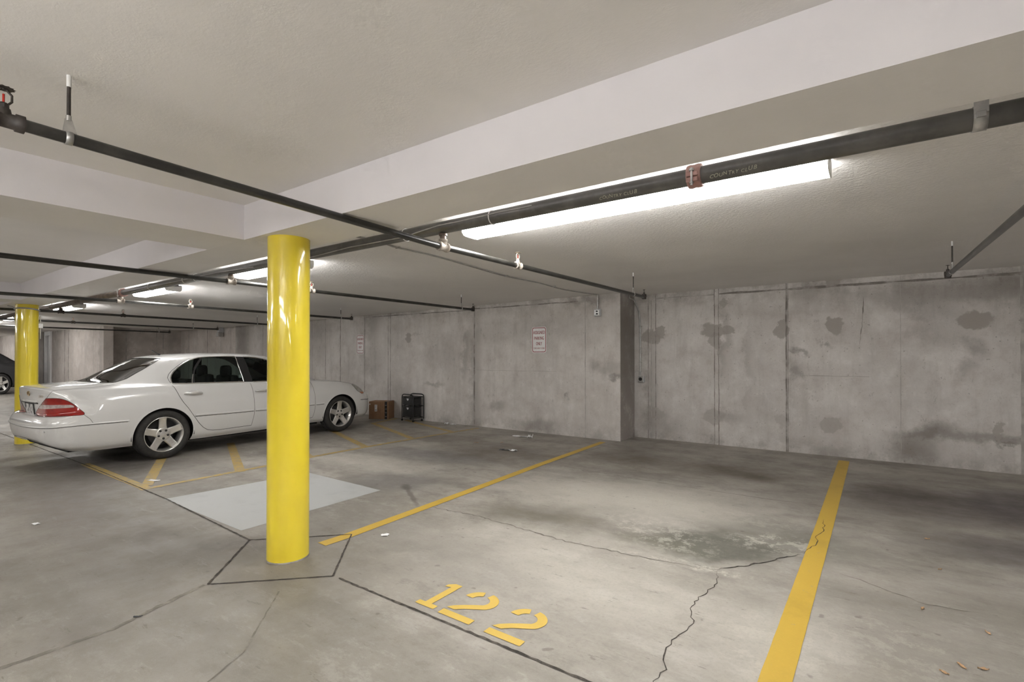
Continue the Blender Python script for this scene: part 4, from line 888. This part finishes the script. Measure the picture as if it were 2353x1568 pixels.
def make_car(name, label, loc_, rz, paint, detail=True, zscale=1.0):
    car = thing(name, label, 'car', loc_, rz); car.scale = (1, 1, zscale)
    shell('body', VV, PCS['body']+PCS['arch_r']*0+PCS['arch_f']*0, paint, car)
    for sd in (1, -1):
        for nm, key in (('rear_door', 'door_r'), ('front_door', 'door_f')):
            d = shell(nm, VV, PCS[key], paint, car, sd)
            if detail:
                y = -1.085 if key == 'door_r' else -.045
                uv0 = ([(5.553, 5.913), (5.714, 5.89), (5.933, 5.895), (6.03, 5.871)] if key == 'door_r' else [(6.962, 5.83), (7.12, 5.80), (7.33, 5.80), (7.44, 5.78)])
                P = body(np.array([p[0] for p in uv0]), np.array([p[1] for p in uv0])); N = body_n(np.array([p[0] for p in uv0]), np.array([p[1] for p in uv0]))
                h = MB(); offs = (.008, .040, .040, .008)
                Q = [tuple(loc((P[i]+N[i]*offs[i])*np.array([1, sd, 1]))) for i in range(4)]
                h.tube(sm(Q, 5), [.012]*2+[.017]*12+[.012]*2, 10); hd_ = h.build('door_handle', M['chrome_soft'] , d)
                c = MB(); m_ = loc((P[1]*.55+P[2]*.45+N[1]*.002)*np.array([1, sd, 1])); A = axisM(Vector(m_)+Vector((0, 0, .016)), loc(N[1]*np.array([1, sd, 1])))
                c.lathe([(.062, -.004), (.060, .003), (.050, .004), (.040, -.001), (0, -.004)], A @ Matrix.Diagonal((1.25, .66, 1, 1)), 28); c.build('handle_recess', paint, hd_)
                k = MB(); m2 = loc((P[1]+N[1]*.0435)*np.array([1, sd, 1])); k.lathe([(0.0075, -.004), (.0075, .0), (0, .0008)], axisM(m2, loc(N[1]*np.array([1, sd, 1]))), 12); k.build('key_cylinder', M['black'], hd_)
        shell('rear_side_window', VV, PCS['glass_r'], M['glass'], car, sd, -.004)
        shell('front_side_window', VV, PCS['glass_f'], M['glass'], car, sd, -.004)
        shell('centre_pillar_trim', VV, PCS['pillar'], M['black'], car, sd, .001)
        tl_ = shell('tail_lamp', VV, PCS['tail'], M['tail_red'], car, sd, .003); shell('clear_band', VV, PCS['tail_clear'], M['tail_clear'], tl_, sd, .003)
        shell('headlamp', VV, PCS['head'], [M['head_lens'], M['amber']], car, sd, .003, lambda c: 1 if c[1] < 4.55 else 0)
    shell('trunk_lid', VV, PCS['trunk'], paint, car)
    shell('hood', VV, PCS['hood'], paint, car)
    shell('rear_window', VV, PCS['back'], M['glass_back'], car, 0, -.003)
    shell('windshield', VV, PCS['shield'], M['glass'], car, 0, -.003)
    # gaps between the panels
    g = MB()
    strip(g, DOOR_R[1:12], .0065, .0012); strip(g, DOOR_R[11:-1], .005, .0012); strip(g, DOOR_F[8:12], .0065, .0012); strip(g, DOOR_F[10:-1], .005, .0012)
    strip(g, [(0, 4.93), (.25, 4.90), (.42, 4.98)], .006, .0012); strip(g, TRUNK[8:14], .0035, .0012); strip(g, HOOD[:9], .006, .0012)
    strip(g, [(3.30, 4.30), (3.62, 3.6), (3.75, 3.05)], .004, .001)
    tl = dens(smooth2(TAIL, 3)); strip(g, tl+tl[:1], .005, .0035); hl = dens(smooth2(HEAD, 3)); strip(g, hl+hl[:1], .006, .0035)
    g.build('panel_gaps', M['seam'], car)
    # window trims
    c = MB()
    strip(c, GLASS_R[0:14], .017, .003, .004); strip(c, GLASS_R[17:]+[GLASS_R[0]], .020, .003, .004); strip(c, [GLASS_F[9], GLASS_F[8], GLASS_F[7]], .020, .003, .004)
    strip(c, [(5.955, 9.2), (5.93, 9.5), (5.90, 9.85)], .011, .002, .002); strip(c, PILLAR[6:]+[PILLAR[0]], .011, .003, .002); strip(c, [GLASS_F[0]]+GLASS_F[1:5], .014, .003, .004)
    c.build('window_trim', M['chrome'], car)
    ws = MB(); strip(ws, [(5.86, 10.2), (5.80, 10.9), (5.76, 11.25)], .03, -.002, .001); strip(ws, [(6.0, 9.2), (5.87, 10.2)], .022, -.002, .001)
    off_ = [(u_, t_+.16) for u_, t_ in GLASS_R[3:14]]; strip(ws, [(5.2, 9.16), (5.0, 9.42), (4.84, 9.6), (4.72, 9.85), (4.66, 10.1), (4.66, 10.42), (4.76, 10.74)]+off_[4:], .006, .001)
    strip(ws, BACK[2:7], .012, .002); strip(ws, BACK[6:], .012, .002); strip(ws, BACK[:3], .012, .002)
    ws.build('window_seal', M['black'], car)
    # side and bumper mouldings
    for a_, b_ in ((5.86, 6.92), (6.965, 8.045), (8.095, 8.33)):
        for sd in (1, -1):
            m1 = MB(); strip(m1, [(a_, 3.045), (b_, 3.052)], .030, .004, .006, False)
            if sd < 0: m1.v = [(-x, y, z) for x, y, z in m1.v]; m1.f = [f[::-1] for f in m1.f]
            m1.build('side_moulding', paint, car)
    m2 = MB(); strip(m2, [(5.86, 2.93), (6.925, 2.95)], .011, .003); strip(m2, [(6.96, 2.95), (8.045, 2.945)], .011, .003); strip(m2, [(8.095, 2.945), (8.33, 2.945)], .011, .003)
    strip(m2, [(0, 2.60), (1.0, 2.70), (2.09, 2.84), (2.8, 2.93), (3.67, 3.0), (4.40, 3.0)], .010, .003); strip(m2, [(9.968, 3.009), (10.918, 3.011), (11.6, 3.0), (13, 3.0)], .010, .003)
    strip(m2, [(0, 1.18), (.9, 1.12), (1.7, .92), (2.2, .55)], .006, .002); m2.build('moulding_shadow_gap', M['seam'], car)
    m3 = MB(); strip(m3, [(0, 2.68), (1.0, 2.78), (2.09, 2.92), (2.8, 3.01), (3.67, 3.08), (4.42, 3.08)], .020, .003, .006); m3.build('bumper_moulding', paint, car)
    # wheel wells, lips and underside
    w = MB()
    for s in (-1.466, 1.466):
        for sg in (1, -1):
            n = 24; vs = []
            for lat in (.50, .888):
                for i in range(n+1):
                    a = PI*(1.04-1.08*i/n); vs.append((sg*lat, s+(ARCH_R+.012)*math.cos(a), WZ+(ARCH_R+.012)*math.sin(a)))
            w.add(vs, [(i, i+1, n+1+i+1, n+1+i) for i in range(n)], True)
            w.add([(sg*.5, s+(ARCH_R+.012)*math.cos(PI*(1.04-1.08*i/n)), WZ+(ARCH_R+.012)*math.sin(PI*(1.04-1.08*i/n))) for i in range(n+1)], [tuple(range(n+1))])
    w.box(-.74, .74, -1.08, 1.06, .19, .25); w.box(-.55, .55, -2.40, 2.2, .21, .29); w.box(-.74, .74, -2.38, -1.86, .24, .34); w.box(-.62, .62, 1.87, 2.1, .235, .30)
    w.box(-.79, .79, -1.07, 1.07, .225, .26)
    w.build('underbody', M['well'], car)
    lp = MB()
    for s in (-1.466, 1.466):
        al = arch_loop(s, 5.0 if s < 0 else 9.0); strip(lp, [q for q in al if q[1] > .02], .012, .003, .003, True, .3)
    lp.build('arch_lip', paint, car)
    for s, a in ((-1.466, .35), (1.466, .30)):
        for sg in (1, -1): make_wheel(car, s, sg*.782, a)
    # cabin
    cab = MB(); cab.box(-.78, .78, -1.75, .95, .42, .80); cab.box(-.74, .74, -1.95, -1.45, .80, 1.02); cab.box(-.74, .74, .62, 1.02, .80, 1.0)
    cab.build('cabin_floor', M['interior'], car)
    hl_ = MB(); hl_.add([(x, y, 1.405) for y in (-1.2, .1) for x in (-.52, .52)], [(0, 1, 3, 2)]); hl_.build('headliner', M['interior'], car)
    def seat(x, y, rear=False):
        q = MB(); q.bbox(x-.25, x+.25, y-.05, y+.45, .70, .86, .05); q.bbox(x-.24, x+.24, y-.16, y-.02, .80, 1.10 if rear else 1.13, .05)
        o = q.build('rear_seat' if rear else 'front_seat', M['seat'], car)
        h = MB(); z0, z1 = (1.09, 1.24) if rear else (1.075, 1.285); zc = (z0+z1)/2
        pr = [(math.copysign(abs(math.cos(a))**.55, math.cos(a)), math.copysign(abs(math.sin(a))**.55, math.sin(a))) for a in np.linspace(-PI/2, PI/2, 11)]
        for i_ in range(1): h.lathe([(max(.001, r_), q_) for r_, q_ in pr], Matrix.Translation((x, y-.11, zc)) @ Matrix.Diagonal((.135, .065, (z1-z0)/2, 1)), 24)
        h.build('headrest', M['seat'], o)
        p = MB(); [p.tube([(x+dx, y-.11, 1.04), (x+dx, y-.11, 1.19)], .007, 8) for dx in (-.06, .06)]; p.build('headrest_post', M['galv'], o)
    for x in (-.38, .38): seat(x, -.27); seat(x, -1.02, True)
    if detail:
        rv = MB().bbox(-.13, .13, .47, .50, 1.29, 1.355, .015); rv.tube([(0, .48, 1.34), (0, .45, 1.40)], .012, 8); rv.build('rear_view_mirror', M['black'], car)
        for sg in (1, -1):
            q = MB().bbox(sg*.86-.02 if sg > 0 else sg*1.06+.0, sg*1.06 if sg > 0 else sg*.86+.02, .60, .70, .96, 1.08, .035); q.build('door_mirror', paint, car)
        an = MB(); an.tube([(0, -1.17, 1.452), (0, -1.19, 1.47)], [.018, .012], 12); an.tube([(0, -1.185, 1.465), (0, -1.275, 1.525)], .006, 8); an.build('antenna', M['black'], car)
        # badge, lettering, plate, plate bar
        def on_rear(y, z, k=0):
            """point and normal on the trunk face at across y, up z"""
            uu = abs(y)/.46; a = inv_side_rear(abs(y), z, uu); p = body(a[:1], a[1:])[0]; n_ = body_n(a[:1], a[1:])[0]
            sgn = 1 if y >= 0 else -1; return Vector(loc(p*np.array([1, sgn, 1]))), Vector(loc(n_*np.array([1, sgn, 1])))
        bd = MB(); p, n_ = on_rear(0, .955); F = Matrix.Translation(p+n_*.003) @ n_.to_track_quat('Z', 'Y').to_matrix().to_4x4()
        E = [F @ Vector((.044*math.cos(2*PI*i/32), .030*math.sin(2*PI*i/32), 0)) for i in range(33)]; bd.tube(E, .0045, 8, False)
        bd.tube([F @ Vector(q) for q in ((.012, .026, .0), (-.004, .004, .002), (-.018, -.018, .002), (.0, -.016, .002), (.026, -.015, 0))], .005, 8); bd.build('badge', M['gold'], car)
        for txt, yc in (('LS430', .40), ('LEXUS', -.40)):
            vs, fs = text_geo(txt, .042, 0, 1.25); L = MB(); out = []
            for x, y in vs:
                p, n_ = on_rear(yc+x, .915+y); out.append(p+n_*.003)
            L.add(out, fs); L.build('lettering', M['gold'], car)
        pl = MB(); p, n_ = on_rear(0, .755); F = Matrix.Translation(p+n_*.006) @ n_.to_track_quat('Z', 'Y').to_matrix().to_4x4() ; 
        up = (F.inverted() @ (p+Vector((0, 0, 1)))).normalized()
        F = F @ Matrix.Rotation(math.atan2(-up.x, up.y), 4, 'Z')
        pl.prism(rrect(.305, .152, .012), 0, .003, F); pn = pl.build('licence_plate', M['plate'], car)
        fr = MB(); a_ = rrect(.32, .167, .014); b_ = rrect(.292, .139, .010); k_ = len(a_); fr.add([F @ Vector((x, y, .005)) for x, y in a_+b_], [(i, (i+1) % k_, k_+(i+1) % k_, k_+i) for i in range(k_)]); fr.build('plate_frame', M['black'], pn)
        gb = MB(); Q = [on_rear(y, .858) for y in np.linspace(-.30, .30, 15)]; gb.tube([q[0]+q[1]*.006 for q in Q], [.006]+[.016]*13+[.006], 10); gb.build('plate_bar', M['car_paint'], car)
        gs = MB(); gs.tube([q[0]+q[1]*.004-Vector((0, 0, .022)) for q in Q], .007, 8); gs.build('plate_bar_shadow_gap', M['seam'], car)
        se = MB()
        for u_, t_ in ((.35, 2.19), (1.55, 2.42)):
            for sg in (1, -1):
                p = body(np.array([u_]), np.array([t_]))[0]; n_ = body_n(np.array([u_]), np.array([t_]))[0]; S = np.array([1, sg, 1])
                se.lathe([(.012, -.002), (.012, .0015), (.009, .002), (0, .001)], axisM(loc(p*S), loc(n_*S)), 14)
        se.build('parking_sensor', M['plastic_grey'], car)
        ex = MB(); ex.bbox(-.44, .44, -2.53, -2.40, .275, .335, .02); ex.build('rear_valance', M['interior'], car)
    return car
def inv_side_rear(y, z, ug):
    a = np.array([ug, 6.0])
    for _ in range(25):
        p = body(a[:1], a[1:])[0]; e = 1e-3
        J = np.array([(body(np.array([a[0]+du]), np.array([a[1]+dt]))[0]-p)[[1, 2]]/e for du, dt in ((e, 0), (0, e))]).T
        a = np.clip(a+np.clip(np.linalg.lstsq(J, np.array([y, z])-p[[1, 2]], rcond=None)[0], -.4, .4), [0, 3.9], [NU, 7.4])
    return a
def plate_mat():
    m = mat('plate_face', (.62, .61, .60), .4); t = NT_(m); tc = t.n('ShaderNodeTexCoord').outputs['Object']
    n = t.noise(42, 3, .6, vec=tc, stretch=(1, 1, .45)); t.base(t.mix(t.ramp(n.outputs[0], .50, .56), (.66, .65, .64), (.10, .10, .11))); return m
M['plate'] = plate_mat()
make_car('sedan', 'white sedan parked nose to the wall, seen from its right rear side', (CAR_X, CAR_Y, 0), R(3.3442), M['car_paint'])
M['suv_paint'] = mat('charcoal_car_paint', (.035, .036, .040), .28, coat=1.0)
make_car('parked_car', 'dark grey car cut off by the left edge behind the back yellow column', (-27.5, 2.86, 0), R(180), M['suv_paint'], False, 1.14).scale = (1, .80, 1.14)
# ---------------------------------------------------------------- carton and cart by the pier wall
M['card'] = noisy('brown_cardboard', (.27, .155, .085), (.235, .13, .07), 9, .8)
M['tape'] = noisy('black_printed_tape', (.018, .017, .016), (.030, .028, .026), 40, .35)
M['label_white'] = noisy('paper_label', (.72, .71, .70), (.62, .61, .60), 30, .7)
M['label_ink'] = mat('label_ink', (.10, .10, .10), .8)
M['cart_metal'] = mat('black_cart_tube', (.016, .016, .017), .35, .3)
def mesh_panel_mat():
    m = bpy.data.materials.new('black_wire_mesh'); m.use_nodes = True; t = m.node_tree; b = t.nodes['Principled BSDF']
    b.inputs['Base Color'].default_value = (.020, .020, .021, 1); b.inputs['Roughness'].default_value = .45
    tr = t.nodes.new('ShaderNodeBsdfTransparent'); mx = t.nodes.new('ShaderNodeMixShader'); mx.inputs[0].default_value = .80
    t.links.new(tr.outputs[0], mx.inputs[1]); t.links.new(b.outputs[0], mx.inputs[2]); t.links.new(mx.outputs[0], t.nodes['Material Output'].inputs['Surface']); return m
M['mesh'] = mesh_panel_mat()
bx = thing('cardboard_box', 'brown cardboard box with black tape and white label between sedan nose and cart', 'box', (-9.30, 7.53, 0), R(27))
W2, D2, H2 = .235, .165, .395
MB().bbox(-W2, W2, -D2, D2, 0, H2, .006).build('carton', M['card'], bx)
f = MB(); f.box(-W2+.004, W2-.004, -D2+.003, -.002, H2, H2+.004); f.box(-W2+.004, W2-.004, .002, D2-.003, H2, H2+.004); f.build('flap', M['card'], bx)
t_ = MB(); t_.box(.145, .205, -D2-.0015, -D2, .003, H2); t_.box(.145, .205, -D2, D2, H2+.004, H2+.0055); t_.build('tape', M['tape'], bx)
t_ = MB()
for k in range(4):
    z = .07+k*.085; P = [(.175+.020*math.sin(a), -D2-.0022, z+.012*math.cos(a)) for a in np.linspace(2.0, 4.3, 9)]; t_.tube(P, .0025, 6)
t_.build('tape_mark', M['label_white'], bx)
t_ = MB(); t_.box(-.095, -.035, -D2-.002, -D2, .175, .325); lb = t_.build('shipping_label', M['label_white'], bx)
t_ = MB()
for z, x1 in ((.305, -.045), (.292, -.055), (.279, -.05), (.262, -.06), (.246, -.048)): t_.box(-.088, x1, -D2-.0026, -D2-.002, z, z+.005)
for k in range(9): t_.box(-.088+k*.0052, -.088+k*.0052+.002+.0015*(k % 2), -D2-.0026, -D2-.002, .188, .222)
t_.build('label_print', M['label_ink'], lb)
t_ = MB().box(-.222, -.195, -D2-.0015, -D2, .325, .350); t_.build('small_label', M['label_white'], bx)

ct = thing('rolling_cart', 'black wire mesh drawer cart on casters standing against the pier wall', 'cart', (-8.37, 7.60, 0), 0)
# local x runs along the wall, local y towards it; drawers face the aisle on the left
X0, X1, Y0, Y1 = -.27, .17, -.13, .16
def frame(x):
    r = .011
    pts = [(x, Y0, .05), (x, Y0, .30), (x, Y0, .545), (x, Y0+.012, .575), (x, Y0+.045, .588), (x, Y1-.045, .588), (x, Y1-.012, .575), (x, Y1, .545), (x, Y1, .30), (x, Y1, .05)]
    return MB().tube(pts, r, 10)
# hooped end frames stand at the left-front and right side as the photo shows
def hoop(p0, p1):
    a = Vector(p0); b = Vector(p1); d = (b-a)
    pts = [a+Vector((0, 0, z)) for z in (.05, .3, .54)]+[a+d*.05+Vector((0, 0, .575)), a+d*.18+Vector((0, 0, .592)), b-d*.18+Vector((0, 0, .592)), b-d*.05+Vector((0, 0, .575))]+[b+Vector((0, 0, z)) for z in (.54, .3, .05)]
    return MB().tube(pts, .0105, 10)
A0, B0, C0, D0 = (-.214, -.09, 0), (.211, -.15, 0), (.205, .160, 0), (-.22, .165, 0)
hoop(A0, B0).build('frame', M['cart_metal'], ct); hoop(D0, C0).build('frame', M['cart_metal'], ct)
rails = MB()
for z in (.085, .335, .535):
    for p, q in ((A0, B0), (B0, C0), (C0, D0), (D0, A0)): rails.tube([(p[0], p[1], z), (q[0], q[1], z)], .007, 8)
rails.build('rails', M['cart_metal'], ct)
ex_ = Vector(B0)-Vector(A0); ey_ = Vector(D0)-Vector(A0)
def at(u, v, z): p = Vector(A0)+ex_*u+ey_*v; return (p.x, p.y, z)
for nm, z0, z1 in (('drawer', .355, .515), ('drawer', .100, .318)):
    d_ = MB(); c = [at(.05, .02, z0), at(.95, .02, z0), at(.95, .98, z0), at(.05, .98, z0)]; c2 = [(x, y, z1) for x, y, _ in c]
    d_.add(c+c2, [(0, 1, 5, 4), (1, 2, 6, 5), (2, 3, 7, 6), (3, 0, 4, 7), (0, 3, 2, 1)]); o = d_.build(nm, M['mesh'], ct)
    r_ = MB(); q = [(x, y, z1) for x, y, _ in c]; r_.tube(q+q[:1], .006, 8); r_.build('drawer_rim', M['cart_metal'], o)
    g_ = MB(); n = 12; ctr = Vector(at(.52, .0, z1-.012)); e = ex_.normalized(); off = ey_.normalized()*-.004
    g_.add([ctr+off+e*(.040*math.cos(PI+PI*i/n))+Vector((0, 0, .048*math.sin(PI+PI*i/n))) for i in range(n+1)], [tuple(range(n+1))])
    g_.build('finger_pull', M['plastic_grey'], o)
tp = MB(); tp.add([at(0, 0, .537), at(1, 0, .537), at(1, 1, .537), at(0, 1, .537)], [(0, 1, 2, 3)]); tp.build('top_shelf', M['mesh'], ct)
for u_, v_ in ((0, 0), (1, 0), (1, 1), (0, 1)):
    p = Vector(at(u_, v_, 0)); k = MB(); k.tube([p+Vector((-.010, 0, .022)), p+Vector((.010, 0, .022))], .022, 16); k.tube([p+Vector((0, 0, .022)), p+Vector((0, 0, .058))], .009, 8); k.build('caster', M['black'], ct)

# ---------------------------------------------------------------- litter on the slab
M['paper'] = noisy('crumpled_white_paper', (.80, .80, .80), (.68, .68, .69), 30, .7)
M['leaf'] = noisy('dry_leaf', (.46, .30, .17), (.34, .20, .11), 30, .8)
M['leaf_dark'] = noisy('dark_scrap', (.04, .045, .05), (.09, .09, .09), 30, .7)
def scrap(name, x, y, sx, sy, h, rz, m, label, cat, seed, lobes=0):
    """a crumpled sheet: closed, with thickness, touching the floor"""
    rnd = random.Random(seed); b = MB(); n, k = 9, 6; top = []; bot = []
    for i in range(n+1):
        for j_ in range(k+1):
            u = i/n*2-1; v = j_/k*2-1
            if lobes:                                    # leaf outline
                hw = (1-abs(u)**1.6)*(.85+.15*math.sin(u*7+seed)); px, py = u*sx, v*sy*hw
            else:
                px, py = u*sx*(1+.25*(rnd.random()-.5)), v*sy*(1+.35*(rnd.random()-.5))
            z = .0022+h*(.5+.5*math.sin(u*3.1+seed)*math.cos(v*2.6+seed*1.7))*(.35+.65*rnd.random())
            top.append((px, py, z+.0012)); bot.append((px, py, max(.0004, z-.0006)))
    q = k+1; N = len(top); fs = []
    for i in range(n):
        for j_ in range(k):
            a = i*q+j_; fs.append((a, a+q, a+q+1, a+1)); fs.append((N+a, N+a+1, N+a+q+1, N+a+q))
    edge = [i*q for i in range(n+1)]+[n*q+j_ for j_ in range(1, q)]+[i*q+k for i in range(n-1, -1, -1)]+[j_ for j_ in range(k-1, 0, -1)]
    for a, c in zip(edge, edge[1:]+edge[:1]): fs.append((a, c, N+c, N+a))
    b.add(top+bot, fs, bool(lobes)); o = b.build(name, m); o.location = (x, y, 0); o.rotation_euler = (0, 0, rz); tag(o, label, cat); return o
def bag(x, y, s, label, seed):
    o = scrap('paper_scrap', x, y, .16*s, .035*s, .02*s, .2, M['paper'], label, 'litter', seed); return o
bag(-5.16, 7.22, .9, 'flat white tail of crumpled paper on the floor below the parking sign', 3)
scrap('paper_scrap', -4.94, 7.22, .045, .04, .075, .3, M['paper'], 'upright white paper lump on the floor below the parking sign', 'litter', 8)
scrap('paper_scrap', -4.47, 6.08, .06, .03, .03, .4, M['paper'], 'small white scrap on the dark oil stain in the middle bay', 'litter', 5)
scrap('dark_scrap', -4.60, 6.06, .10, .02, .015, .1, M['leaf_dark'], 'thin dark scrap lying beside the white scrap on the oil stain', 'litter', 6)
scrap('paper_scrap', -7.36, 7.66, .045, .03, .05, 0, M['paper'], 'white curled paper near the wall, right of the cart', 'litter', 2)
scrap('paper_scrap', -7.20, 7.68, .08, .02, .02, .1, M['paper'], 'flat white paper strip near the wall, right of the cart', 'litter', 12)
scrap('paper_scrap', -3.212, 2.638, .030, .022, .012, .5, M['paper'], 'white crumpled scrap just right of the front column, past the yellow line', 'litter', 4)
scrap('paper_scrap', -6.812, 2.26, .070, .028, .006, .35, M['paper'], 'white torn paper lying on the hatched yellow stripes left of the column', 'litter', 7)
scrap('paper_scrap', -5.877, 1.103, .030, .020, .006, .2, M['paper'], 'tiny white scrap alone on the left drive aisle', 'litter', 9)
scrap('dark_leaf', -3.325, 1.036, .022, .008, .008, 1.0, M['leaf_dark'], 'dark curled leaf on the joint line at lower left', 'leaf', 10, 1)
for k, (x, y, s, a, lab) in enumerate([(.223, 3.625, .022, 1.2, 'dry tan leaf nearest the right yellow line, mid floor'), (.338, 5.016, .020, .4, 'tiny dry leaf farthest back on the right floor by the dark stain'),
        (.329, 3.057, .026, 2.2, 'curled tan leaf at lower right, middle of the trio'), (.407, 3.084, .022, .3, 'curled tan leaf at lower right, rightmost of the trio'), (.257, 2.949, .020, 2.6, 'curled tan leaf at lower right, leftmost of the trio'),
        (.480, 3.502, .022, 2.0, 'tan leaf near the right edge, above the trio of leaves'), (.361, 4.354, .016, .8, 'small pale leaf in the middle distance of the right floor'), (-5.385, 6.30, .04, .2, 'brown leaf on the oil stain below the cart and the sign'), (-5.05, 6.55, .025, 1, 'orange leaf fragment on the oil stain before the pier wall')]):
    scrap('dry_leaf', x, y, s, s*.38, .010, a, M['leaf'], lab, 'leaf', 20+k, 1)
for x0, x1 in ((-2.6, -.1), (3.0, 5.5), (-7.2, -5.9), (-15.6, -14.3)):  # uplights added out of view to brighten the ceiling
    o = fixture(x0, x1, 'added hung uplight behind the camera that brightens the ceiling', -1.5, 2.02, 2, True); o['group'] = 'added uplights outside the view'
    for s_ in (-.9, .9): MB().tube([(s_, 0, .004), (s_, 0, -.508)], .006, 6).build('hanger_rod', M['galv'], o)
fixture(-36, -33.5, LN, 3.14, 2.53, 2)['group'] = 'ceiling lamps outside the view'; fixture(-36, -33.5, LN, -.5, 2.53, 2)['group'] = 'ceiling lamps outside the view'  # unseen lamps added to light the far left wall
w = bpy.data.worlds.new('world'); sc.world = w; w.use_nodes = True
w.node_tree.nodes['Background'].inputs[0].default_value = (.9, .92, 1, 1); w.node_tree.nodes['Background'].inputs[1].default_value = .0
sc.view_settings.exposure = EXPO
